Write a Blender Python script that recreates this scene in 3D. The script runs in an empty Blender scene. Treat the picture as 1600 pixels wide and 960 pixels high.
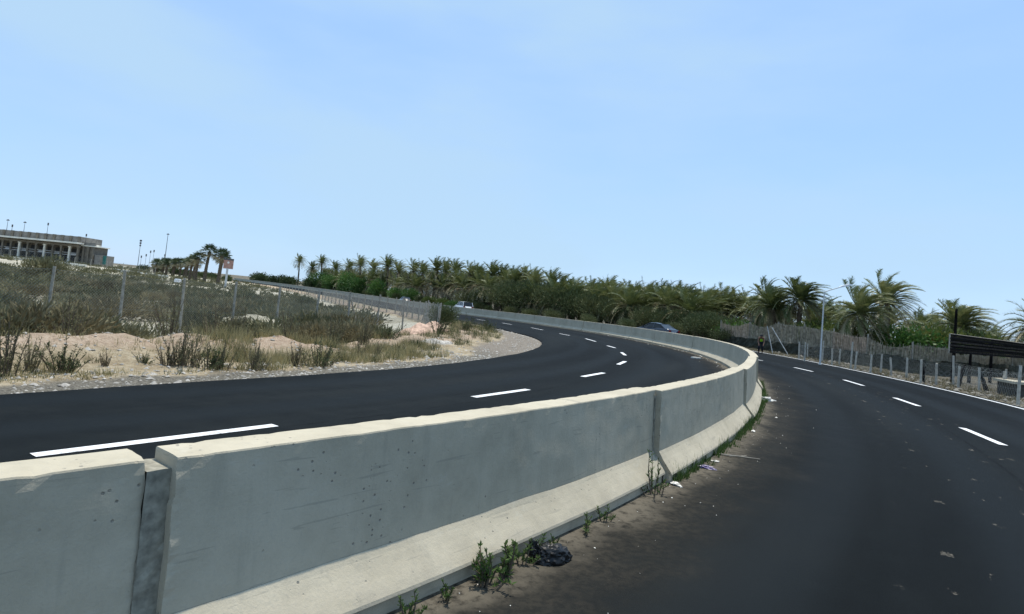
import bpy, math, random
import numpy as np
from mathutils import Vector, Matrix, noise

R = math.radians
scene = bpy.context.scene
COL = scene.collection
rng = random.Random(11)

BARRIER_LINE=[(-11.00,-9.50),(-10.40,-8.70),(-9.79,-7.90),(-9.19,-7.11),(-8.59,-6.31),(-7.98,-5.51),(-7.37,-4.72),(-6.75,-3.93),(-6.13,-3.15),(-5.51,-2.37),(-4.89,-1.58),(-4.27,-0.80),(-3.66,-0.01),(-3.05,0.79),(-2.44,1.58),(-1.82,2.37),(-1.20,3.15),(-0.57,3.93),(0.05,4.72),(0.65,5.52),(1.22,6.33),(1.78,7.16),(2.32,8.01),(2.84,8.86),(3.35,9.72),(3.84,10.60),(4.30,11.48),(4.75,12.37),(5.18,13.28),(5.60,14.19),(6.00,15.10),(6.40,16.02),(6.79,16.94),(7.16,17.87),(7.52,18.81),(7.86,19.74),(8.20,20.69),(8.51,21.64),(8.81,22.59),(9.10,23.55),(9.37,24.51),(9.63,25.48),(9.87,26.45),(10.08,27.43),(10.28,28.41),(10.45,29.39),(10.61,30.38),(10.75,31.37),(10.88,32.36),(10.99,33.36),(11.07,34.35),(11.15,35.35),(11.20,36.35),(11.22,37.35),(11.22,38.35),(11.21,39.35),(11.17,40.35),(11.09,41.35),(10.99,42.34),(10.88,43.34),(10.76,44.33),(10.63,45.32),(10.50,46.31),(10.36,47.30),(10.21,48.29),(10.05,49.28),(9.85,50.26),(9.64,51.24),(9.42,52.21),(9.20,53.19),(8.96,54.16),(8.68,55.12),(8.34,56.06),(7.98,56.99),(7.60,57.92),(7.20,58.84),(6.80,59.75),(6.38,60.66),(5.97,61.57),(5.55,62.48),(5.15,63.40),(4.75,64.32),(4.36,65.24),(3.97,66.16),(3.58,67.08),(3.17,67.99),(2.73,68.89),(2.28,69.78),(1.82,70.67),(1.35,71.55),(0.86,72.43),(0.35,73.29),(-0.17,74.14),(-0.70,74.99),(-1.24,75.83),(-1.80,76.66),(-2.36,77.49),(-2.92,78.32),(-3.46,79.16),(-3.99,80.01),(-4.49,80.88),(-4.98,81.74),(-5.48,82.61),(-5.97,83.48),(-6.46,84.36),(-6.96,85.23),(-7.45,86.10),(-7.94,86.97),(-8.42,87.85),(-8.87,88.74),(-9.31,89.64),(-9.73,90.54),(-10.15,91.45),(-10.57,92.36),(-10.99,93.27),(-11.40,94.18),(-11.82,95.09),(-12.24,96.00),(-12.66,96.91),(-13.08,97.81),(-13.49,98.72),(-13.91,99.63),(-14.33,100.54),(-14.74,101.45),(-15.14,102.37),(-15.53,103.29),(-15.92,104.21),(-16.31,105.13),(-16.69,106.06),(-17.08,106.98),(-17.46,107.90),(-17.85,108.83),(-18.23,109.75),(-18.61,110.68),(-19.00,111.60),(-19.38,112.52),(-19.77,113.45),(-20.15,114.37),(-20.54,115.29),(-20.92,116.22),(-21.31,117.14),(-21.69,118.06),(-22.08,118.99),(-22.46,119.91),(-22.85,120.83),(-23.23,121.76),(-23.62,122.68),(-24.00,123.60),(-24.39,124.53),(-24.77,125.45),(-25.15,126.37),(-25.54,127.30),(-25.92,128.22),(-26.31,129.14),(-26.70,130.06),(-27.09,130.98),(-27.50,131.90),(-27.93,132.80),(-28.39,133.69),(-28.85,134.58),(-29.32,135.46),(-29.78,136.35),(-30.24,137.23),(-30.71,138.12),(-31.17,139.00),(-31.64,139.89),(-32.10,140.78),(-32.57,141.66),(-33.03,142.55),(-33.50,143.43),(-33.96,144.32),(-34.43,145.21),(-34.89,146.09),(-35.35,146.98),(-35.82,147.86),(-36.28,148.75),(-36.75,149.64),(-37.21,150.52),(-37.68,151.41),(-38.14,152.29),(-38.61,153.18),(-39.07,154.06),(-39.54,154.95),(-40.00,155.84),(-40.46,156.72),(-40.93,157.61),(-41.39,158.49),(-41.86,159.38),(-42.32,160.27),(-42.79,161.15),(-43.25,162.04),(-43.72,162.92),(-44.18,163.81),(-44.65,164.70),(-45.11,165.58),(-45.57,166.47),(-46.04,167.35),(-46.50,168.24),(-46.97,169.12),(-47.43,170.01),(-47.90,170.90),(-48.37,171.78),(-48.84,172.66),(-49.34,173.53),(-49.85,174.39),(-50.37,175.24),(-50.89,176.09),(-51.42,176.95),(-51.94,177.80),(-52.46,178.65),(-52.98,179.51),(-53.51,180.36),(-54.03,181.21),(-54.55,182.07),(-55.07,182.92),(-55.60,183.77),(-56.12,184.63),(-56.64,185.48),(-57.16,186.33),(-57.68,187.18),(-58.21,188.04),(-58.73,188.89),(-59.25,189.74),(-59.77,190.60),(-60.30,191.45),(-60.82,192.30),(-61.34,193.16),(-61.86,194.01),(-62.39,194.86),(-62.91,195.72),(-63.43,196.57),(-63.95,197.42),(-64.47,198.27),(-65.00,199.13),(-65.52,199.98),(-66.04,200.83),(-66.56,201.69),(-67.09,202.54),(-67.61,203.39),(-68.13,204.25),(-68.65,205.10),(-69.18,205.95),(-69.70,206.81),(-70.22,207.66),(-70.74,208.51),(-71.26,209.37),(-71.79,210.22),(-72.31,211.07),(-72.83,211.92),(-73.35,212.78),(-73.88,213.63),(-74.40,214.48),(-74.92,215.34),(-75.44,216.19),(-75.97,217.04),(-76.49,217.90),(-77.01,218.75),(-77.53,219.60),(-78.06,220.45),(-78.59,221.30),(-79.15,222.13),(-79.75,222.93),(-80.35,223.73),(-80.97,224.52),(-81.59,225.30),(-82.20,226.09),(-82.82,226.88),(-83.44,227.67),(-84.05,228.45),(-84.67,229.24),(-85.28,230.03),(-85.90,230.82),(-86.52,231.61),(-87.13,232.39),(-87.75,233.18),(-88.37,233.97),(-88.98,234.76),(-89.60,235.54),(-90.22,236.33),(-90.83,237.12),(-91.45,237.91),(-92.07,238.70),(-92.68,239.48),(-93.30,240.27),(-93.92,241.06),(-94.53,241.85),(-95.15,242.63),(-95.76,243.42),(-96.38,244.21),(-97.00,245.00),(-97.61,245.78),(-98.23,246.57),(-98.85,247.36),(-99.46,248.15),(-100.08,248.94),(-100.70,249.72),(-101.31,250.51),(-101.93,251.30),(-102.55,252.09),(-103.16,252.87),(-103.78,253.66),(-104.40,254.45),(-105.01,255.24),(-105.63,256.03),(-106.25,256.81),(-106.86,257.60),(-107.48,258.39),(-108.09,259.18),(-108.71,259.96),(-109.33,260.75),(-109.94,261.54),(-110.56,262.33),(-111.18,263.12),(-111.79,263.90),(-112.41,264.69),(-113.03,265.48),(-113.64,266.27),(-114.26,267.05),(-114.89,267.83),(-115.54,268.59),(-116.19,269.35),(-116.85,270.11),(-117.51,270.86),(-118.17,271.61),(-118.83,272.36),(-119.49,273.11),(-120.15,273.87),(-120.80,274.62),(-121.46,275.37),(-122.12,276.12),(-122.78,276.87),(-123.44,277.63),(-124.10,278.38),(-124.76,279.13),(-125.42,279.88),(-126.08,280.63),(-126.74,281.39),(-127.40,282.14),(-128.06,282.89),(-128.72,283.64),(-129.38,284.39),(-130.04,285.15),(-130.70,285.90),(-131.36,286.65),(-132.02,287.40),(-132.68,288.15),(-133.34,288.90),(-134.00,289.66),(-134.66,290.41),(-135.32,291.16),(-135.98,291.91),(-136.64,292.66),(-137.30,293.42),(-137.96,294.17),(-138.61,294.92),(-139.27,295.67),(-139.93,296.42),(-140.59,297.18),(-141.25,297.93),(-141.91,298.68),(-142.57,299.43),(-143.23,300.18),(-143.89,300.94),(-144.55,301.69),(-145.21,302.44),(-145.87,303.19),(-146.53,303.94),(-147.19,304.70),(-147.85,305.45),(-148.51,306.20),(-149.17,306.95),(-149.83,307.70),(-150.49,308.46),(-151.15,309.21),(-151.81,309.96),(-152.47,310.71),(-153.13,311.46),(-153.79,312.22),(-154.45,312.97),(-155.11,313.72),(-155.77,314.47),(-156.42,315.22),(-157.08,315.98),(-157.74,316.73),(-158.40,317.48),(-159.06,318.23),(-159.72,318.98),(-160.38,319.74),(-161.04,320.49),(-161.70,321.24),(-162.36,321.99),(-163.02,322.74),(-163.68,323.50),(-164.34,324.25),(-165.00,325.00)]
JOINTS=[3.50,9.50,15.50,20.74,26.49,32.49,38.98,43.23,47.98,52.22,56.22,59.97,64.96,71.21,74.70,79.20,85.20,89.69,93.69,99.69,105.69,111.69,117.69,123.69,129.69,135.69,141.69,147.69,153.69,159.69,165.69,171.69,177.69,183.69,189.69,195.69,201.69,207.69,213.69,219.69,225.69,231.69,237.69,243.69,249.69,255.69,261.69,267.69,273.69,279.69,285.69,291.69,297.69,303.69,309.69,315.69,321.69,327.69,333.69]
INNER_EDGE=[(-22.00,-12.00),(-21.25,-11.34),(-20.50,-10.67),(-19.76,-10.01),(-19.01,-9.34),(-18.26,-8.68),(-17.51,-8.01),(-16.77,-7.35),(-16.02,-6.68),(-15.27,-6.02),(-14.52,-5.35),(-13.78,-4.68),(-13.10,-3.96),(-12.52,-3.14),(-12.01,-2.28),(-11.52,-1.41),(-11.02,-0.54),(-10.53,0.33),(-10.03,1.20),(-9.53,2.07),(-9.05,2.94),(-8.59,3.83),(-8.14,4.72),(-7.69,5.62),(-7.25,6.52),(-6.81,7.42),(-6.37,8.31),(-5.89,9.19),(-5.38,10.05),(-4.84,10.89),(-4.31,11.74),(-3.79,12.59),(-3.29,13.46),(-2.82,14.34),(-2.37,15.24),(-1.96,16.15),(-1.57,17.07),(-1.18,17.99),(-0.82,18.93),(-0.49,19.87),(-0.19,20.82),(0.11,21.78),(0.40,22.74),(0.64,23.71),(0.86,24.68),(1.07,25.66),(1.27,26.64),(1.45,27.62),(1.59,28.62),(1.70,29.61),(1.82,30.60),(1.92,31.60),(1.97,32.60),(1.96,33.60),(1.93,34.60),(1.89,35.60),(1.79,36.59),(1.64,37.58),(1.46,38.56),(1.26,39.54),(1.02,40.52),(0.75,41.48),(0.47,42.44),(0.18,43.40),(-0.10,44.36),(-0.40,45.31),(-0.72,46.26),(-1.07,47.20),(-1.43,48.13),(-1.78,49.06),(-2.14,50.00),(-2.50,50.93),(-2.86,51.87),(-3.21,52.80),(-3.56,53.74),(-3.91,54.67),(-4.27,55.61),(-4.65,56.54),(-5.06,57.45),(-5.50,58.35),(-5.93,59.25),(-6.37,60.15),(-6.81,61.05),(-7.25,61.95),(-7.68,62.84),(-8.13,63.74),(-8.60,64.63),(-9.06,65.51),(-9.53,66.39),(-10.00,67.28),(-10.47,68.16),(-10.94,69.05),(-11.40,69.93),(-11.87,70.81),(-12.34,71.70),(-12.79,72.59),(-13.24,73.48),(-13.69,74.38),(-14.14,75.27),(-14.58,76.17),(-15.03,77.06),(-15.48,77.96),(-15.93,78.85),(-16.37,79.75),(-16.81,80.65),(-17.20,81.57),(-17.56,82.50),(-17.91,83.44),(-18.26,84.37),(-18.62,85.31),(-18.97,86.25),(-19.32,87.18),(-19.67,88.12),(-20.02,89.06),(-20.37,89.99),(-20.72,90.93),(-21.07,91.87),(-21.43,92.80),(-21.78,93.74),(-22.13,94.68),(-22.48,95.61),(-22.84,96.55),(-23.20,97.48),(-23.58,98.40),(-23.97,99.33),(-24.35,100.25),(-24.74,101.17),(-25.12,102.10),(-25.51,103.02),(-25.89,103.94),(-26.28,104.87),(-26.66,105.79),(-27.05,106.71),(-27.43,107.64),(-27.82,108.56),(-28.20,109.48),(-28.59,110.41),(-28.97,111.33),(-29.36,112.25),(-29.74,113.18),(-30.12,114.10),(-30.51,115.02),(-30.89,115.95),(-31.28,116.87),(-31.66,117.79),(-32.05,118.72),(-32.43,119.64),(-32.82,120.56),(-33.20,121.49),(-33.59,122.41),(-33.97,123.33),(-34.36,124.26),(-34.74,125.18),(-35.13,126.10),(-35.54,127.01),(-35.98,127.91),(-36.44,128.80),(-36.91,129.68),(-37.37,130.57),(-37.84,131.45),(-38.30,132.34),(-38.77,133.23),(-39.23,134.11),(-39.70,135.00),(-40.16,135.88),(-40.63,136.77),(-41.09,137.65),(-41.56,138.54),(-42.02,139.43),(-42.49,140.31),(-42.95,141.20),(-43.42,142.08),(-43.88,142.97),(-44.35,143.85),(-44.81,144.74),(-45.28,145.63),(-45.74,146.51),(-46.21,147.40),(-46.67,148.28),(-47.14,149.17),(-47.60,150.05),(-48.07,150.94),(-48.53,151.83),(-49.00,152.71),(-49.46,153.60),(-49.93,154.48),(-50.39,155.37),(-50.86,156.25),(-51.32,157.14),(-51.79,158.02),(-52.25,158.91),(-52.72,159.80),(-53.18,160.68),(-53.65,161.57),(-54.11,162.45),(-54.58,163.34),(-55.04,164.22),(-55.51,165.11),(-55.97,165.99),(-56.45,166.87),(-56.96,167.74),(-57.48,168.59),(-58.00,169.44),(-58.53,170.30),(-59.05,171.15),(-59.57,172.00),(-60.10,172.85),(-60.62,173.70),(-61.14,174.56),(-61.67,175.41),(-62.19,176.26),(-62.72,177.11),(-63.24,177.97),(-63.76,178.82),(-64.29,179.67),(-64.81,180.52),(-65.33,181.37),(-65.86,182.23),(-66.38,183.08),(-66.91,183.93),(-67.43,184.78),(-67.95,185.64),(-68.48,186.49),(-69.00,187.34),(-69.52,188.19),(-70.05,189.04),(-70.57,189.90),(-71.10,190.75),(-71.62,191.60),(-72.14,192.45),(-72.67,193.31),(-73.19,194.16),(-73.71,195.01),(-74.24,195.86),(-74.76,196.71),(-75.29,197.57),(-75.81,198.42),(-76.33,199.27),(-76.86,200.12),(-77.38,200.98),(-77.90,201.83),(-78.43,202.68),(-78.95,203.53),(-79.48,204.38),(-80.00,205.24),(-80.52,206.09),(-81.05,206.94),(-81.57,207.79),(-82.09,208.65),(-82.62,209.50),(-83.14,210.35),(-83.67,211.20),(-84.19,212.05),(-84.71,212.91),(-85.24,213.76),(-85.77,214.60),(-86.35,215.42),(-86.95,216.22),(-87.56,217.01),(-88.18,217.80),(-88.79,218.59),(-89.41,219.38),(-90.02,220.17),(-90.63,220.96),(-91.25,221.75),(-91.86,222.54),(-92.48,223.33),(-93.09,224.12),(-93.70,224.91),(-94.32,225.70),(-94.93,226.49),(-95.55,227.27),(-96.16,228.06),(-96.78,228.85),(-97.39,229.64),(-98.00,230.43),(-98.62,231.22),(-99.23,232.01),(-99.85,232.80),(-100.46,233.59),(-101.07,234.38),(-101.69,235.17),(-102.30,235.96),(-102.92,236.75),(-103.53,237.54),(-104.14,238.33),(-104.76,239.12),(-105.37,239.91),(-105.99,240.70),(-106.60,241.49),(-107.22,242.28),(-107.83,243.07),(-108.44,243.86),(-109.06,244.65),(-109.67,245.44),(-110.29,246.22),(-110.90,247.01),(-111.51,247.80),(-112.13,248.59),(-112.74,249.38),(-113.36,250.17),(-113.97,250.96),(-114.58,251.75),(-115.20,252.54),(-115.81,253.33),(-116.43,254.12),(-117.04,254.91),(-117.66,255.70),(-118.27,256.49),(-118.88,257.28),(-119.50,258.07),(-120.11,258.86),(-120.73,259.64),(-121.37,260.42),(-122.02,261.18),(-122.67,261.94),(-123.32,262.69),(-123.97,263.45),(-124.63,264.21),(-125.28,264.97),(-125.93,265.72),(-126.59,266.48),(-127.24,267.24),(-127.89,268.00),(-128.55,268.75),(-129.20,269.51),(-129.85,270.27),(-130.51,271.03),(-131.16,271.78),(-131.81,272.54),(-132.47,273.30),(-133.12,274.06),(-133.77,274.81),(-134.42,275.57),(-135.08,276.33),(-135.73,277.09),(-136.38,277.85),(-137.04,278.60),(-137.69,279.36),(-138.34,280.12),(-139.00,280.88),(-139.65,281.63),(-140.30,282.39),(-140.96,283.15),(-141.61,283.91),(-142.26,284.66),(-142.92,285.42),(-143.57,286.18),(-144.22,286.94),(-144.87,287.69),(-145.53,288.45),(-146.18,289.21),(-146.83,289.97),(-147.49,290.73),(-148.14,291.48),(-148.79,292.24),(-149.45,293.00),(-150.10,293.76),(-150.75,294.51),(-151.41,295.27),(-152.06,296.03),(-152.71,296.79),(-153.37,297.54),(-154.02,298.30),(-154.67,299.06),(-155.32,299.82),(-155.98,300.57),(-156.63,301.33),(-157.28,302.09),(-157.94,302.85),(-158.59,303.60),(-159.24,304.36),(-159.90,305.12),(-160.55,305.88),(-161.20,306.64),(-161.86,307.39),(-162.51,308.15),(-163.16,308.91),(-163.82,309.67),(-164.47,310.42),(-165.12,311.18),(-165.77,311.94),(-166.43,312.70),(-167.08,313.45),(-167.73,314.21),(-168.39,314.97),(-169.04,315.73),(-169.69,316.48),(-170.35,317.24),(-171.00,318.00)]
OUTER_EDGE=[(5.20,-6.00),(5.65,-5.11),(6.09,-4.21),(6.54,-3.32),(6.99,-2.42),(7.44,-1.53),(7.88,-0.63),(8.33,0.26),(8.78,1.15),(9.22,2.05),(9.67,2.94),(10.12,3.84),(10.56,4.74),(10.99,5.64),(11.41,6.55),(11.82,7.46),(12.24,8.37),(12.64,9.28),(13.04,10.20),(13.43,11.12),(13.80,12.05),(14.17,12.98),(14.53,13.91),(14.89,14.84),(15.24,15.78),(15.57,16.72),(15.90,17.67),(16.21,18.62),(16.50,19.57),(16.78,20.54),(17.03,21.50),(17.26,22.48),(17.48,23.45),(17.68,24.43),(17.86,25.42),(18.02,26.40),(18.18,27.39),(18.32,28.38),(18.46,29.37),(18.58,30.36),(18.70,31.35),(18.81,32.35),(18.91,33.34),(19.01,34.34),(19.10,35.33),(19.18,36.33),(19.25,37.33),(19.32,38.33),(19.37,39.32),(19.41,40.32),(19.43,41.32),(19.43,42.32),(19.40,43.32),(19.36,44.32),(19.29,45.32),(19.21,46.32),(19.11,47.31),(18.99,48.30),(18.85,49.29),(18.70,50.28),(18.55,51.27),(18.37,52.26),(18.17,53.23),(17.94,54.21),(17.68,55.17),(17.41,56.14),(17.13,57.10),(16.84,58.05),(16.53,59.00),(16.20,59.95),(15.84,60.88),(15.47,61.81),(15.10,62.74),(14.73,63.67),(14.35,64.59),(13.96,65.51),(13.56,66.43),(13.15,67.34),(12.73,68.25),(12.31,69.16),(11.89,70.06),(11.46,70.96),(11.01,71.86),(10.54,72.74),(10.05,73.61),(9.55,74.48),(9.05,75.34),(8.54,76.21),(8.04,77.07),(7.53,77.93),(7.01,78.79),(6.49,79.64),(5.97,80.49),(5.44,81.34),(4.92,82.20),(4.40,83.05),(3.89,83.91),(3.40,84.78),(2.93,85.67),(2.48,86.56),(2.03,87.45),(1.58,88.34),(1.13,89.24),(0.68,90.13),(0.24,91.03),(-0.21,91.92),(-0.65,92.82),(-1.09,93.71),(-1.53,94.61),(-1.97,95.51),(-2.40,96.41),(-2.84,97.31),(-3.27,98.22),(-3.70,99.12),(-4.14,100.02),(-4.57,100.92),(-5.01,101.82),(-5.44,102.72),(-5.87,103.62),(-6.31,104.52),(-6.74,105.43),(-7.16,106.33),(-7.57,107.24),(-7.96,108.16),(-8.34,109.09),(-8.72,110.01),(-9.09,110.94),(-9.46,111.87),(-9.84,112.80),(-10.21,113.72),(-10.59,114.65),(-10.96,115.58),(-11.34,116.51),(-11.71,117.43),(-12.08,118.36),(-12.46,119.29),(-12.83,120.21),(-13.21,121.14),(-13.58,122.07),(-13.95,123.00),(-14.33,123.92),(-14.70,124.85),(-15.08,125.78),(-15.45,126.71),(-15.83,127.63),(-16.20,128.56),(-16.57,129.49),(-16.95,130.41),(-17.32,131.34),(-17.70,132.27),(-18.07,133.20),(-18.46,134.12),(-18.86,135.04),(-19.28,135.94),(-19.72,136.84),(-20.18,137.73),(-20.65,138.61),(-21.12,139.49),(-21.59,140.38),(-22.05,141.26),(-22.52,142.14),(-22.99,143.03),(-23.46,143.91),(-23.93,144.79),(-24.40,145.68),(-24.86,146.56),(-25.33,147.45),(-25.80,148.33),(-26.27,149.21),(-26.74,150.10),(-27.21,150.98),(-27.67,151.86),(-28.14,152.75),(-28.61,153.63),(-29.08,154.51),(-29.55,155.40),(-30.02,156.28),(-30.48,157.16),(-30.95,158.05),(-31.42,158.93),(-31.89,159.81),(-32.36,160.70),(-32.83,161.58),(-33.29,162.46),(-33.76,163.35),(-34.23,164.23),(-34.70,165.11),(-35.17,166.00),(-35.64,166.88),(-36.10,167.77),(-36.57,168.65),(-37.04,169.53),(-37.51,170.42),(-37.98,171.30),(-38.45,172.18),(-38.91,173.07),(-39.38,173.95),(-39.85,174.83),(-40.33,175.71),(-40.81,176.59),(-41.30,177.46),(-41.80,178.32),(-42.31,179.18),(-42.83,180.04),(-43.34,180.90),(-43.85,181.76),(-44.37,182.61),(-44.88,183.47),(-45.40,184.33),(-45.91,185.19),(-46.43,186.04),(-46.94,186.90),(-47.46,187.76),(-47.97,188.62),(-48.48,189.47),(-49.00,190.33),(-49.51,191.19),(-50.03,192.05),(-50.54,192.90),(-51.06,193.76),(-51.57,194.62),(-52.09,195.48),(-52.60,196.33),(-53.11,197.19),(-53.63,198.05),(-54.14,198.91),(-54.66,199.76),(-55.17,200.62),(-55.69,201.48),(-56.20,202.34),(-56.72,203.19),(-57.23,204.05),(-57.74,204.91),(-58.26,205.77),(-58.77,206.62),(-59.29,207.48),(-59.80,208.34),(-60.32,209.20),(-60.83,210.05),(-61.35,210.91),(-61.86,211.77),(-62.38,212.63),(-62.89,213.48),(-63.40,214.34),(-63.92,215.20),(-64.43,216.05),(-64.95,216.91),(-65.46,217.77),(-65.98,218.63),(-66.49,219.48),(-67.01,220.34),(-67.52,221.20),(-68.03,222.06),(-68.55,222.91),(-69.06,223.77),(-69.58,224.63),(-70.10,225.48),(-70.64,226.33),(-71.20,227.15),(-71.78,227.96),(-72.39,228.76),(-73.00,229.55),(-73.61,230.34),(-74.23,231.13),(-74.85,231.91),(-75.46,232.70),(-76.08,233.49),(-76.70,234.28),(-77.31,235.06),(-77.93,235.85),(-78.54,236.64),(-79.16,237.43),(-79.78,238.21),(-80.39,239.00),(-81.01,239.79),(-81.63,240.58),(-82.24,241.36),(-82.86,242.15),(-83.47,242.94),(-84.09,243.73),(-84.71,244.51),(-85.32,245.30),(-85.94,246.09),(-86.56,246.88),(-87.17,247.66),(-87.79,248.45),(-88.40,249.24),(-89.02,250.03),(-89.64,250.81),(-90.25,251.60),(-90.87,252.39),(-91.49,253.18),(-92.10,253.96),(-92.72,254.75),(-93.33,255.54),(-93.95,256.33),(-94.57,257.11),(-95.18,257.90),(-95.80,258.69),(-96.42,259.48),(-97.03,260.26),(-97.65,261.05),(-98.26,261.84),(-98.88,262.63),(-99.50,263.41),(-100.11,264.20),(-100.73,264.99),(-101.35,265.78),(-101.96,266.56),(-102.58,267.35),(-103.19,268.14),(-103.81,268.93),(-104.43,269.71),(-105.04,270.50),(-105.66,271.29),(-106.28,272.07),(-106.91,272.84),(-107.56,273.61),(-108.21,274.37),(-108.86,275.12),(-109.52,275.88),(-110.18,276.63),(-110.84,277.38),(-111.50,278.13),(-112.16,278.88),(-112.82,279.64),(-113.48,280.39),(-114.14,281.14),(-114.80,281.89),(-115.46,282.64),(-116.12,283.39),(-116.78,284.15),(-117.44,284.90),(-118.10,285.65),(-118.75,286.40),(-119.41,287.15),(-120.07,287.90),(-120.73,288.66),(-121.39,289.41),(-122.05,290.16),(-122.71,290.91),(-123.37,291.66),(-124.03,292.41),(-124.69,293.17),(-125.35,293.92),(-126.01,294.67),(-126.67,295.42),(-127.33,296.17),(-127.99,296.92),(-128.65,297.68),(-129.31,298.43),(-129.96,299.18),(-130.62,299.93),(-131.28,300.68),(-131.94,301.43),(-132.60,302.19),(-133.26,302.94),(-133.92,303.69),(-134.58,304.44),(-135.24,305.19),(-135.90,305.95),(-136.56,306.70),(-137.22,307.45),(-137.88,308.20),(-138.54,308.95),(-139.20,309.70),(-139.86,310.46),(-140.52,311.21),(-141.17,311.96),(-141.83,312.71),(-142.49,313.46),(-143.15,314.21),(-143.81,314.97),(-144.47,315.72),(-145.13,316.47),(-145.79,317.22),(-146.45,317.97),(-147.11,318.72),(-147.77,319.48),(-148.43,320.23),(-149.09,320.98),(-149.75,321.73),(-150.41,322.48),(-151.07,323.23),(-151.72,323.99),(-152.38,324.74),(-153.04,325.49),(-153.70,326.24),(-154.36,326.99),(-155.02,327.74),(-155.68,328.50),(-156.34,329.25),(-157.00,330.00)]
INNER_DASHES=[(-4.18,5.70,-2.76,7.78),(-0.49,11.55,0.58,13.32),(2.20,16.99,3.04,18.66),(4.14,22.35,4.76,24.26),(5.67,29.98,5.48,28.04),(5.82,35.23,5.98,33.57),(5.44,42.06,5.72,39.14),(4.05,46.95,4.64,45.06),(2.17,54.34,3.08,51.48),(-0.45,60.83,0.49,58.50)]
OUTER_DASHES=[(10.15,13.60,9.50,11.67),(12.26,19.31,11.77,17.45),(13.90,25.20,13.46,23.08),(14.46,30.78,14.40,28.80)]
ROADSIDE_FENCE=[(-15.58,11.91),(-14.64,13.67),(-13.70,15.44),(-12.76,17.20),(-11.82,18.96),(-10.88,20.73),(-9.95,22.49),(-9.01,24.26),(-8.07,26.02),(-7.13,27.79),(-6.19,29.55),(-5.25,31.32),(-4.31,33.08),(-3.74,34.00)]
FIELD_FENCE=[(-3.74,34.00),(-4.15,36.57),(-4.57,39.13),(-5.09,41.68),(-5.66,44.22),(-6.27,46.74),(-7.09,49.21),(-7.95,51.66),(-8.82,54.11),(-9.70,56.56),(-10.74,58.94),(-12.00,61.21),(-13.28,63.48),(-14.55,65.75),(-15.82,68.01),(-17.09,70.28),(-18.29,72.59),(-19.46,74.92),(-20.62,77.24),(-21.78,79.57),(-22.95,81.89),(-24.11,84.22),(-25.27,86.54),(-26.43,88.87),(-27.59,91.20),(-28.64,93.58),(-29.62,95.98),(-30.60,98.39),(-31.58,100.80),(-32.55,103.21),(-33.53,105.62),(-34.51,108.03),(-35.49,110.44),(-36.47,112.85),(-37.45,115.25),(-38.05,116.74),(-39.55,120.44),(-41.11,124.13),(-42.97,127.67),(-44.87,131.19),(-46.77,134.71),(-48.66,138.23),(-50.56,141.75),(-52.46,145.28),(-54.35,148.80),(-56.25,152.32),(-58.15,155.84),(-60.04,159.36),(-61.95,162.88),(-64.02,166.30),(-66.11,169.71),(-68.20,173.12),(-70.29,176.53),(-72.38,179.95),(-74.46,183.36),(-76.55,186.77),(-78.64,190.18),(-80.73,193.59),(-82.82,197.00),(-84.91,200.41),(-87.00,203.83),(-89.08,207.24),(-91.17,210.65),(-93.46,213.92),(-95.89,217.11),(-98.31,220.29),(-100.73,223.47),(-103.15,226.66),(-105.57,229.84),(-108.00,233.02),(-110.42,236.21),(-112.84,239.39),(-115.26,242.57),(-117.69,245.76),(-120.11,248.94),(-122.53,252.12),(-124.95,255.31)]
PADDOCK_POSTS=[(20.18,42.38,1.14),(18.65,38.40,1.19),(19.91,37.53,0.97),(20.81,38.39,0.99),(19.62,34.98,1.51),(19.73,34.72,1.00),(19.13,32.24,0.96),(20.63,33.83,1.01),(19.89,31.67,0.91),(20.32,31.17,0.99),(19.03,28.15,1.04),(19.80,28.25,0.93),(27.18,38.30,0.67),(21.48,29.47,1.33),(20.19,27.41,0.93),(26.88,35.72,0.81),(20.49,26.58,0.96),(29.72,37.93,1.02),(21.00,25.94,0.93),(24.17,29.72,0.92),(17.65,21.16,1.33)]
GROVE_PALMS=[(-95.67,277.85,1.71,14.99),(-87.23,269.68,1.60,12.29),(-78.00,253.31,1.42,14.41),(-67.70,235.70,1.22,11.75),(-58.37,219.60,1.04,12.20),(-50.38,206.07,0.88,12.83),(-44.41,198.19,0.79,11.53),(-35.68,178.55,0.58,12.09),(-33.08,178.37,0.56,10.82),(-26.02,161.71,0.40,10.85),(-22.43,158.33,0.35,10.11),(-17.78,146.26,0.24,10.67),(-15.05,143.85,0.21,10.29),(-12.78,138.67,0.17,10.14),(-8.81,129.54,0.10,9.47),(-6.37,127.76,0.09,8.91),(-3.57,121.26,0.06,9.29),(-1.23,121.09,0.05,8.73),(0.73,109.99,0.02,8.03),(3.25,108.70,0.02,7.73),(4.55,105.04,0.02,7.77),(6.82,101.24,0.01,7.57),(8.93,100.47,0.01,6.88),(10.15,95.72,0.01,6.19),(11.94,91.88,0.00,6.21),(13.37,92.94,0.00,6.00),(14.24,88.41,0.00,6.39),(16.54,91.08,0.00,5.85),(16.97,84.75,0.00,5.80),(18.56,84.62,0.00,5.50),(18.80,81.61,0.00,5.87),(20.26,81.02,0.00,5.99),(22.41,83.53,0.00,5.65),(21.79,76.28,0.00,5.76),(23.13,75.68,0.00,4.68),(24.07,73.39,0.00,5.28),(25.57,74.05,0.00,4.73),(25.78,72.04,0.00,5.64),(27.10,72.46,0.00,5.31),(26.55,67.44,0.00,5.19)]
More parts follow.
